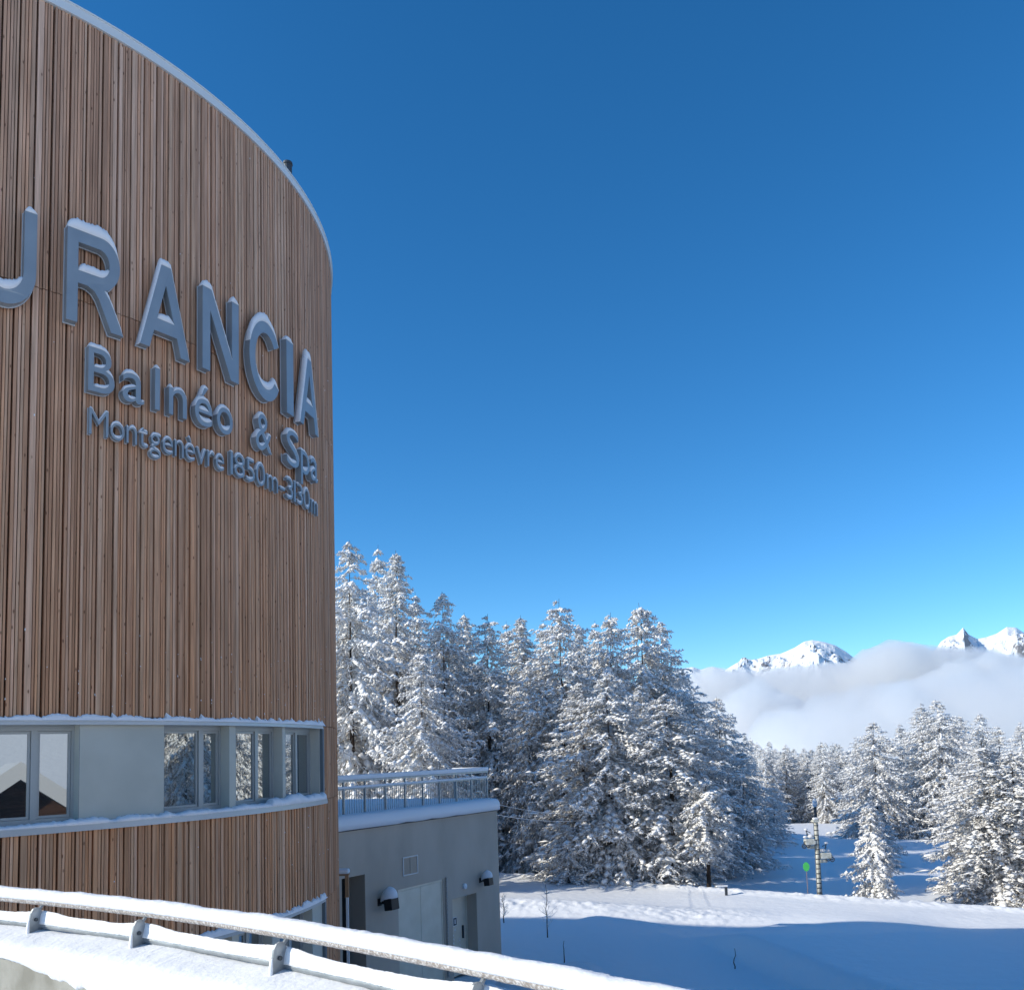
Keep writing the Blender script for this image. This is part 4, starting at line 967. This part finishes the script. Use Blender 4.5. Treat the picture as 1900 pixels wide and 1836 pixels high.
def tree(px, ytop, D, var, label, width=None, group=None, dz=0, rot=None, name='larch_tree', lean=0):
    (tm, cm), H0, R0 = VAR[var]; P = at(px, ytop, D)
    if abs(px) < 6000: pass
    zb = gz(P[0], P[1])-.05+dz; H = P[2]-zb
    sz = H/H0; sx = sz if width is None else (width*D/F/2)/R0*1.12
    rr = random.Random(NT[0]*7+3); NT[0] += 1
    e = empty(name, (P[0], P[1], zb), label, 'tree', group, rot if rot is not None else rr.uniform(0, 6.28))
    e.scale = (sx, sx, sz)
    if lean: e.rotation_euler = (0, lean, 0)
    for nm, me in (('trunk', tm), ('crown', cm)):
        o = bpy.data.objects.new(nm, me); o.parent = e; col.objects.link(o)
    return e
T = tree
G = 'snow laden larches of the wood left of the clearing'
# nearest row, from the annex to the clearing
T(650, 1003, 55, 'broad', 'tall broad snow laden larch rising right beside the edge of the larch clad building', 265, G)
T(700, 1010, 64, 'slim', 'tall slender larch peak immediately right of the broad tree beside the building', 130, G)
T(734, 1022, 62, 'slim2', 'second slender larch peak from the building, rising above the short larch behind the terrace', 150, G)
T(783, 1206, 49, 'broad2', 'short sunlit cone shaped larch standing just behind the snowy terrace railing', 190, G)
T(772, 1098, 72, 'slim', 'slender larch peak behind the round topped tree left of the dark central larches', 120, G)
T(818, 1096, 63, 'broad', 'round topped sunlit larch above the terrace, with a dark trunk gap below it', 190, G)
T(866, 1136, 72, 'slim2', 'thin larch peak just right of the round topped tree above the terrace', 120, G)
T(905, 1138, 63, 'broad3', 'large blue shaded larch behind the outer corner of the terrace railing', 205, G)
T(938, 1152, 74, 'slim', 'small larch tip poking up behind the large blue shaded larch', 110, G)
T(968, 1140, 68, 'slim2', 'narrow larch peak midway between the shaded larch and the pointed larch', 130, G)
T(978, 1232, 60, 'broad', 'dark slender shaded larch in front of the narrow peaks beside the annex corner', 150, G)
T(1006, 1150, 73, 'slim', 'narrow larch tip just left of the sharply pointed larch', 110, G)
T(1040, 1110, 60, 'broad3', 'sharply pointed larch, highest tip in the middle of the wood', 225, G)
T(1072, 1158, 76, 'slim2', 'low larch tip immediately right of the sharply pointed larch', 110, G)
T(1103, 1150, 78, 'slim', 'small faint larch tip between the two sharply pointed larches', 110, G)
T(1138, 1136, 62, 'open', 'second sharply pointed larch with layered open boughs', 165, G)
T(1070, 1262, 53, 'slim2', 'slim larch leaning on the left of the open larch at the edge of the snowfield', 150, G)
T(1122, 1246, 52.5, 'broad', 'tall open larch with long drooping boughs at the edge of the groomed track', 240, G)
T(1192, 1118, 64, 'broad2', 'wide larch whose top is the highest near the clearing side of the wood', 200, G)
T(1222, 1150, 66, 'broad', 'larch with a bough reaching right, rightmost tip against the blue sky', 185, G)
T(1189, 1266, 58, 'slim', 'narrow shaded larch between the two big drooping larches at the track', 120, G)
T(1236, 1283, 51.8, 'open', 'big larch with bare dark lower trunk and swooping boughs beside the track', 225, G)
T(1303, 1444, 49.8, 'lollipop', 'small larch with thin bare trunk and heavy snow clumps beside the big swooping larch', 100, G)
T(1290, 1290, 62, 'broad3', 'shaded larch with long slanting boughs behind the big swooping larch', 215, G)
T(1330, 1292, 70, 'broad', 'knobbly topped larch rising against the cloud at the left of the clearing', 150, G)
T(1372, 1392, 66, 'broad2', 'low shaded larch whose boughs slope down to the open snow slope', 120, G)
T(1052, 1528, 51.5, 'young', 'small snow plastered young larch at the foot of the wood near the annex corner', 85, G)
T(1432, 1450, 84, 'broad3', 'little shaded larch at the left border of the far clearing', 70, G)
# larches standing behind the round building: they shade the dark middle of the wood
for px_, D_, h_ in ((520, 58, 1120), (575, 62.5, 1100), (500, 64, 1090), (545, 67, 1080)):
    T(px_, h_, D_, 'broad', 'tall larch hidden behind the round building, shading the middle of the wood', 200, 'larches behind the round building')
# second ranks, seen through the gaps
rr = random.Random(4)
for i in range(26):
    px = 640+i*25+rr.uniform(-10, 10); D = rr.uniform(76, 98)
    T(px, np.interp(px, [640, 740, 800, 900, 1100, 1250, 1330], [1085, 1110, 1175, 1215, 1215, 1235, 1370])+rr.uniform(0, 50), D, rr.choice(['broad', 'slim', 'slim2', 'broad3']), 'shaded larch deep inside the wood behind the front rank of larches', rr.uniform(100, 160), 'larches deep inside the wood')
for i in range(9):
    px = 640+i*62+rr.uniform(-18, 18); D = rr.uniform(60, 68)
    T(px, rr.uniform(1290, 1400), D, rr.choice(['broad', 'broad3', 'slim2']), 'low larch crown filling the shade between the tall larches of the wood', rr.uniform(120, 180), 'low crowns filling the wood')
# far edge of the clearing
for i in range(34):
    px = 1372+i*6.6+rr.uniform(-3, 3); D = rr.uniform(132, 175)
    T(px, np.interp(px, [1372, 1400, 1470, 1600], [1368, 1372, 1384, 1378])+rr.uniform(-8, 14), D, rr.choice(['slim', 'slim2', 'broad3', 'broad']), 'distant snow dusted larch in the row closing the far end of the clearing', rr.uniform(38, 62), 'distant larches at the far end of the clearing')
# right of the clearing
G2 = 'snow laden larches right of the clearing'
T(1618, 1338, 96, 'broad', 'rounded larch with a bare dark trunk, first of the tall ones right of the clearing', 135, G2)
T(1580, 1405, 108, 'broad3', 'small larch at the left flank of the rounded larch beyond the clearing', 80, G2)
T(1670, 1340, 118, 'slim', 'small pointed larch tip between the rounded larch and the tall double peak', 70, G2)
T(1706, 1303, 98, 'broad3', 'left peak of the tall double topped pair of larches beyond the lift', 130, G2)
T(1738, 1297, 94, 'broad', 'right and higher peak of the tall double topped pair of larches beyond the lift', 150, G2)
T(1782, 1326, 110, 'slim2', 'larch just right of the tall double peak, behind the near cluster', 90, G2)
T(1815, 1322, 104, 'broad', 'pointed larch behind the big near larch at the right', 110, G2)
T(1850, 1345, 100, 'slim', 'slim larch tip directly above the big near larch at the right', 80, G2)
T(1893, 1338, 84, 'broad3', 'larch cut by the right edge of the picture, above the near cluster', 110, G2)
T(1822, 1382, 48.5, 'broad2', 'big near larch with wide drooping boughs and a heavy snow cap at the right', 220, G2)
T(1786, 1412, 53, 'broad', 'left shoulder larch of the near cluster at the right', 150, G2)
T(1870, 1392, 48, 'open', 'near larch with two dark bare trunk bases at the far right', 190, G2)
T(1942, 1360, 50, 'broad', 'near larch mostly beyond the right edge of the picture', 230, G2)
T(1613, 1492, 46.3, 'young', 'small cone shaped larch standing alone right of the lift mast', 108, G2)
T(1645, 1530, 66, 'young', 'tiny larch in the shade behind the lone cone shaped larch', 55, G2)
for i in range(16):
    px = 1600+i*24+rr.uniform(-8, 8); T(px, 1375+rr.uniform(-15, 45), rr.uniform(118, 150), rr.choice(['slim', 'slim2', 'broad3']), 'distant larch behind the tall larches right of the clearing', rr.uniform(50, 80), 'distant larches right of the clearing')
# larches standing right of the viewer, mirrored in the drum windows
def mirror(px, t):
    P, _ = px_phi(px, RP-.2); Pp = np.array(cyl(P, RP-.2, 0)[:2]); Pm = px_phi(365 if 300 < px < 430 else (481 if 430 < px < 526 else (561 if px > 526 else 100)), RP)[0] if px > 200 else P; n_ = np.array([math.cos(Pm), math.sin(Pm)]); d_ = Pp/np.linalg.norm(Pp); r_ = d_-2*(d_@n_)*n_
    return Pp+r_*t
mt = [(*mirror(px, t), h_) for px, t, h_ in ((300, 22, 1.3), (335, 27, 1.6), (362, 20, 1.25), (395, 26, 1.5), (445, 40, 1.4), (462, 46, 1.6), (478, 42, 1.45), (505, 46, 1.5), (545, 24, 1.4), (575, 21, 1.3), (115, 26, 1.1), (90, 31, 1.3), (350, 34, 1.8), (415, 33, 1.8))]
mt = [m_ for m_ in mt if m_[0] > .66*m_[1]+3]
for i, (x, y, h_) in enumerate(mt):
    (tm, cm), H0, R0 = VAR[['broad', 'broad2', 'broad3'][i % 3]]
    e = empty('larch_tree', (x, y, gz(x, y)), 'snowy larch standing right of the viewer, mirrored in the round building windows', 'tree', 'larches mirrored in the windows', i*1.3); e.scale = (h_*.8, h_*.8, h_*.85)
    for nm, me in (('trunk', tm), ('crown', cm)):
        o = bpy.data.objects.new(nm, me); o.parent = e; col.objects.link(o)
# ------------------------------------------------------------------ saplings and sticks in the foreground snow
def sapling(px, ybase, ytop, label, nb=22, spread=.55, seed=1, name='bare_sapling'):
    b_ = atz(px, ybase, GZ); zb = gz(b_[0], b_[1]); b_ = atz(px, ybase, zb); D = b_[1]; t_ = at(px, ytop, D); H = t_[2]-zb; r = random.Random(seed)
    e = empty(name, (b_[0], b_[1], zb), label, 'sapling'); mb = MB(); k = 8; pts = [(r.uniform(-.02, .02)*i/2, r.uniform(-.02, .02)*i/2, -.1+(H+.1)*i/(k-1)) for i in range(k)]
    mb.tube(pts, [.022*(1-i/k)+.006 for i in range(k)], 5); mb.build('trunk', M['bark'], e)
    if nb:
        mb = MB(); sn = MB()
        for i in range(nb):
            z = H*r.uniform(.2, .95); a = r.uniform(0, 6.28); l = spread*(1-z/H*.75)*r.uniform(.5, 1.1)
            p0 = np.array([0, 0, z]); p1 = p0+np.array([math.cos(a)*l*.5, math.sin(a)*l*.5, l*.28]); p2 = p1+np.array([math.cos(a)*l*.5, math.sin(a)*l*.5, l*.45])
            mb.tube([p0, p1, p2], [.009, .007, .004], 4)
            for q in range(3): s_ = p1+(p2-p1)*r.random(); mb.tube([s_, s_+np.array([r.uniform(-.12, .12), r.uniform(-.12, .12), r.uniform(.02, .16)])], [.005, .003], 3)
        mb.build('branches', M['frost'], e)
    return e
sapling(1016, 1742, 1640, 'bare young sapling with thin upright twigs in the blue shaded snow', 26, .62, 1)
sapling(1047, 1792, 1745, 'short bare stick poking out of the shaded snow, nearest the annex', 0, 0, 2, 'bare_stick')
sapling(1364, 1800, 1758, 'thin bare stick in the shaded snow below the groomed track', 0, 0, 3, 'bare_stick')
sapling(935, 1712, 1660, 'frosted little bush beside the outer corner of the annex', 40, .35, 4, 'frosted_bush')
# ------------------------------------------------------------------ lift mast
DL = 46.; b_ = at(1520, 1655, DL); tp = at(1513, 1524, DL); zb = gz(b_[0], b_[1]); H = tp[2]-zb
e = empty('lift_mast', (b_[0], b_[1], zb), 'pale ski lift mast with climbing rungs and two wheel arms beside the lone small larch', 'lift mast')
lx = (tp[0]-b_[0])
mb = MB(); mb.tube([(0, 0, -.5), (lx, 0, H)], [.135, .10], 10); mb.build('pole', M['pylon'], e, True)
mb = MB()
for s_ in (-1, 1): mb.tube([(-.05+s_*.12, -.2, 0), (lx-.05+s_*.10, -.18, H)], .016, 5)
k = 0
while k*.24 < H-.1: z = .1+k*.24; t = z/H; mb.box(lx*t-.05-.12, lx*t-.05+.12, -.215, -.175, z-.022, z+.022); k += 1
mb.build('ladder', M['dark_metal'], e)
mb = MB(); mb.box(lx-.16, lx+.14, -.2, .15, H, H+.10); mb.build('cap_plate', M['pylon'], e)
mb = MB(); mb.box(lx-.13, lx+.12, -.15, .12, H+.102, H+.22); o = mb.build('snow_cap', M['snow'], e); bevel(o, .05, 2)
def lift_arm(side, z, ln, label_z):
    x0 = lx*z/H; mb = MB()
    mb.hexa([(x0, -.07, z-.10), (x0+side*ln, -.05, z-.06), (x0+side*ln, .05, z-.06), (x0, .07, z-.10), (x0, -.07, z+.10), (x0+side*ln, -.05, z+.05), (x0+side*ln, .05, z+.05), (x0, .07, z+.10)])
    arm = mb.build('cross_arm', M['pylon'], e); fix_normals(arm)
    mb = MB(); mb.box(min(x0+side*.14, x0+side*ln), max(x0+side*.14, x0+side*ln)+.05, -.2, .14, z-.09, z+.20); mb.box(min(x0+side*.1, x0+side*(ln-.15)), max(x0+side*.1, x0+side*(ln-.15)), -.1, .1, z-.3, z-.14); o = mb.build('sheave_housing', M['pylon'], arm); bevel(o, .03, 2)
    mb = MB()
    for wx, wz in ((ln*.95, .02), (ln*1.12, -.14), (ln*.78, -.10)):
        c = np.array([x0+side*wx, -.16, z+wz])
        ring = [c+np.array([.105*math.cos(TAU*j/14), 0, .105*math.sin(TAU*j/14)]) for j in range(15)]; mb.tube(ring, .026, 5)
        for j in range(3): t = TAU*j/6; mb.tube([c-np.array([.1*math.cos(t), 0, .1*math.sin(t)]), c+np.array([.1*math.cos(t), 0, .1*math.sin(t)])], .010, 4)
        mb.tube([c, c+np.array([0, .16, 0])], .02, 5)
    mb.build('sheave_wheels', M['dark_metal'], arm)
    mb = MB(); mb.tube([(x0+side*ln*.62, 0, z+.25), (x0+side*ln*.80, 0, z+.62)], .028, 5); mb.tube([(x0+side*ln*.8, 0, z+.62), (x0+side*ln*.45, 0, z+.5)], .02, 5); mb.tube([(x0+side*ln*.2, 0, z+.3), (x0+side*ln*.80, 0, z+.44)], .018, 5); mb.build('stay', M['dark_metal'], arm)
    mb = MB()
    for cx, cz, s_ in ((ln*.80, .68, .085), (ln*.45, .32, .15), (ln*.9, .30, .10), (ln*.25, .12, .09)):
        vs = []; 
        for i in range(5):
            a = -math.pi/2+math.pi*i/4
            for j in range(8): vs.append((x0+side*cx+s_*1.2*math.cos(a)*math.cos(TAU*j/8), s_*.9*math.cos(a)*math.sin(TAU*j/8), z+cz+s_*.7*math.sin(a)))
        mb.add(vs, [(i*8+j, i*8+(j+1) % 8, (i+1)*8+(j+1) % 8, (i+1)*8+j) for i in range(4) for j in range(8)])
    mb.build('arm_snow', M['snow'], arm, True)
zl = float(at(1500, 1563, DL)[2])-zb; zr_ = float(at(1535, 1588, DL)[2])-zb
lift_arm(-1, zl, .62, 0); lift_arm(1, zr_, .62, 0)
# round green marker
g_ = at(1499, 1655, DL-.4); gt = at(1499, 1607, DL-.4); zb2 = gz(g_[0], g_[1])
e = empty('piste_marker', (g_[0], g_[1], zb2), 'round green piste marker disc on a thin stick left of the lift mast', 'sign')
mb = MB(); mb.tube([(0, 0, -.2), (0, 0, gt[2]-zb2-.2)], .012, 6); mb.build('stick', M['orange'], e)
mb = MB(); mb.tube([(0, -.02, 0), (0, -.006, 0)], .19, 24); o = mb.build('disc', M['green'], e); o.location = (0, 0, gt[2]-zb2); o.scale = (.85, 1, 1.2)
# dark snow topped post farther back
g_ = at(1514, 1522, 100); gt = at(1514, 1492, 100); zb2 = gz(g_[0], g_[1]); 
e = empty('snowy_post', (g_[0], g_[1], zb2), 'dark post topped by a ball of snow at the far end of the clearing', 'post')
mb = MB(); mb.tube([(0, 0, -.3), (0, 0, gt[2]-zb2)], .16, 8); mb.build('pole', M['dark_metal'], e)
mb = MB(); mb.tube([(0, 0, 0), (0, 0, .15), (0, 0, .5), (0, 0, .85), (0, 0, 1.0)], [.12, .24, .28, .2, .06], 10); o = mb.build('snow_cap', M['snow'], e, True); o.location = (0, 0, gt[2]-zb2-.3)
# low marker post at the track edge
g_ = at(1347, 1646, 45.5); zb2 = gz(g_[0], g_[1]); e = empty('edge_marker', (g_[0], g_[1], zb2), 'tiny dark stub in the snow at the edge of the groomed track', 'post')
mb = MB(); mb.box(-.06, .06, -.06, .06, -.3, .42); mb.build('stub', M['dark_metal'], e); mb = MB(); mb.box(-.5, .1, -.08, .08, .42, .5); o = mb.build('snow_cap', M['snow'], e); bevel(o, .03, 2)
# frosted cables between annex and the wood
for i, (y0, y1, lab) in enumerate(((1490, 1507, 'upper thin frosted cable strung from the annex into the wood'), (1510, 1518, 'lower thin frosted cable strung from the annex into the wood'))):
    a = at(905, y0-2, 40.); b2 = at(1110, y1, 52.4); mb = MB(); pts = [a+(b2-a)*t-np.array([0, 0, .25*math.sin(math.pi*t)]) for t in np.linspace(0, 1, 14)]
    mb.tube(pts, .010, 5); o = mb.build('frosted_cable', M['white']); tag(o, lab, 'cable', 'frosted cables by the wood')
# ------------------------------------------------------------------ chalet mirrored in the left window
cm_ = mirror(25, 19); e = empty('chalet', (cm_[0], cm_[1], GZ), 'dark timber chalet with a thick snow roof, mirrored in the leftmost window', 'house', None, R_(-38))
mb = MB(); a, l, hw, hr_ = 3.6, 4.5, 4.6, 7.2
mb.add([(-l, -a, 0), (l, -a, 0), (l, a, 0), (-l, a, 0), (-l, -a, hw), (l, -a, hw), (l, a, hw), (-l, a, hw), (-l, 0, hr_), (l, 0, hr_)], [(0, 1, 5, 4), (2, 3, 7, 6), (1, 2, 6, 9, 5), (3, 0, 4, 8, 7), (4, 5, 9, 8), (6, 7, 8, 9)]); mb.build('wall', M['chalet'], e)
mb = MB()
for s_ in (-1, 1):
    x = 5.2; y0, z0 = 4.4*s_, hw-.55; mb.hexa([(-x, 0, hr_+.02), (x, 0, hr_+.02), (x, y0, z0), (-x, y0, z0), (-x, 0, hr_+.5), (x, 0, hr_+.5), (x, y0, z0+.45), (-x, y0, z0+.45)])
mb.build('roof_snow', M['snow'], e)
mb = MB()
for y in (-1.8, 1.8):
    for z in (1.2, 3.4): mb = MB(); mb.box(-l-.04, -l-.003, y-.5, y+.5, z, z+1.1); mb.build('shutter', M['orange'], e)
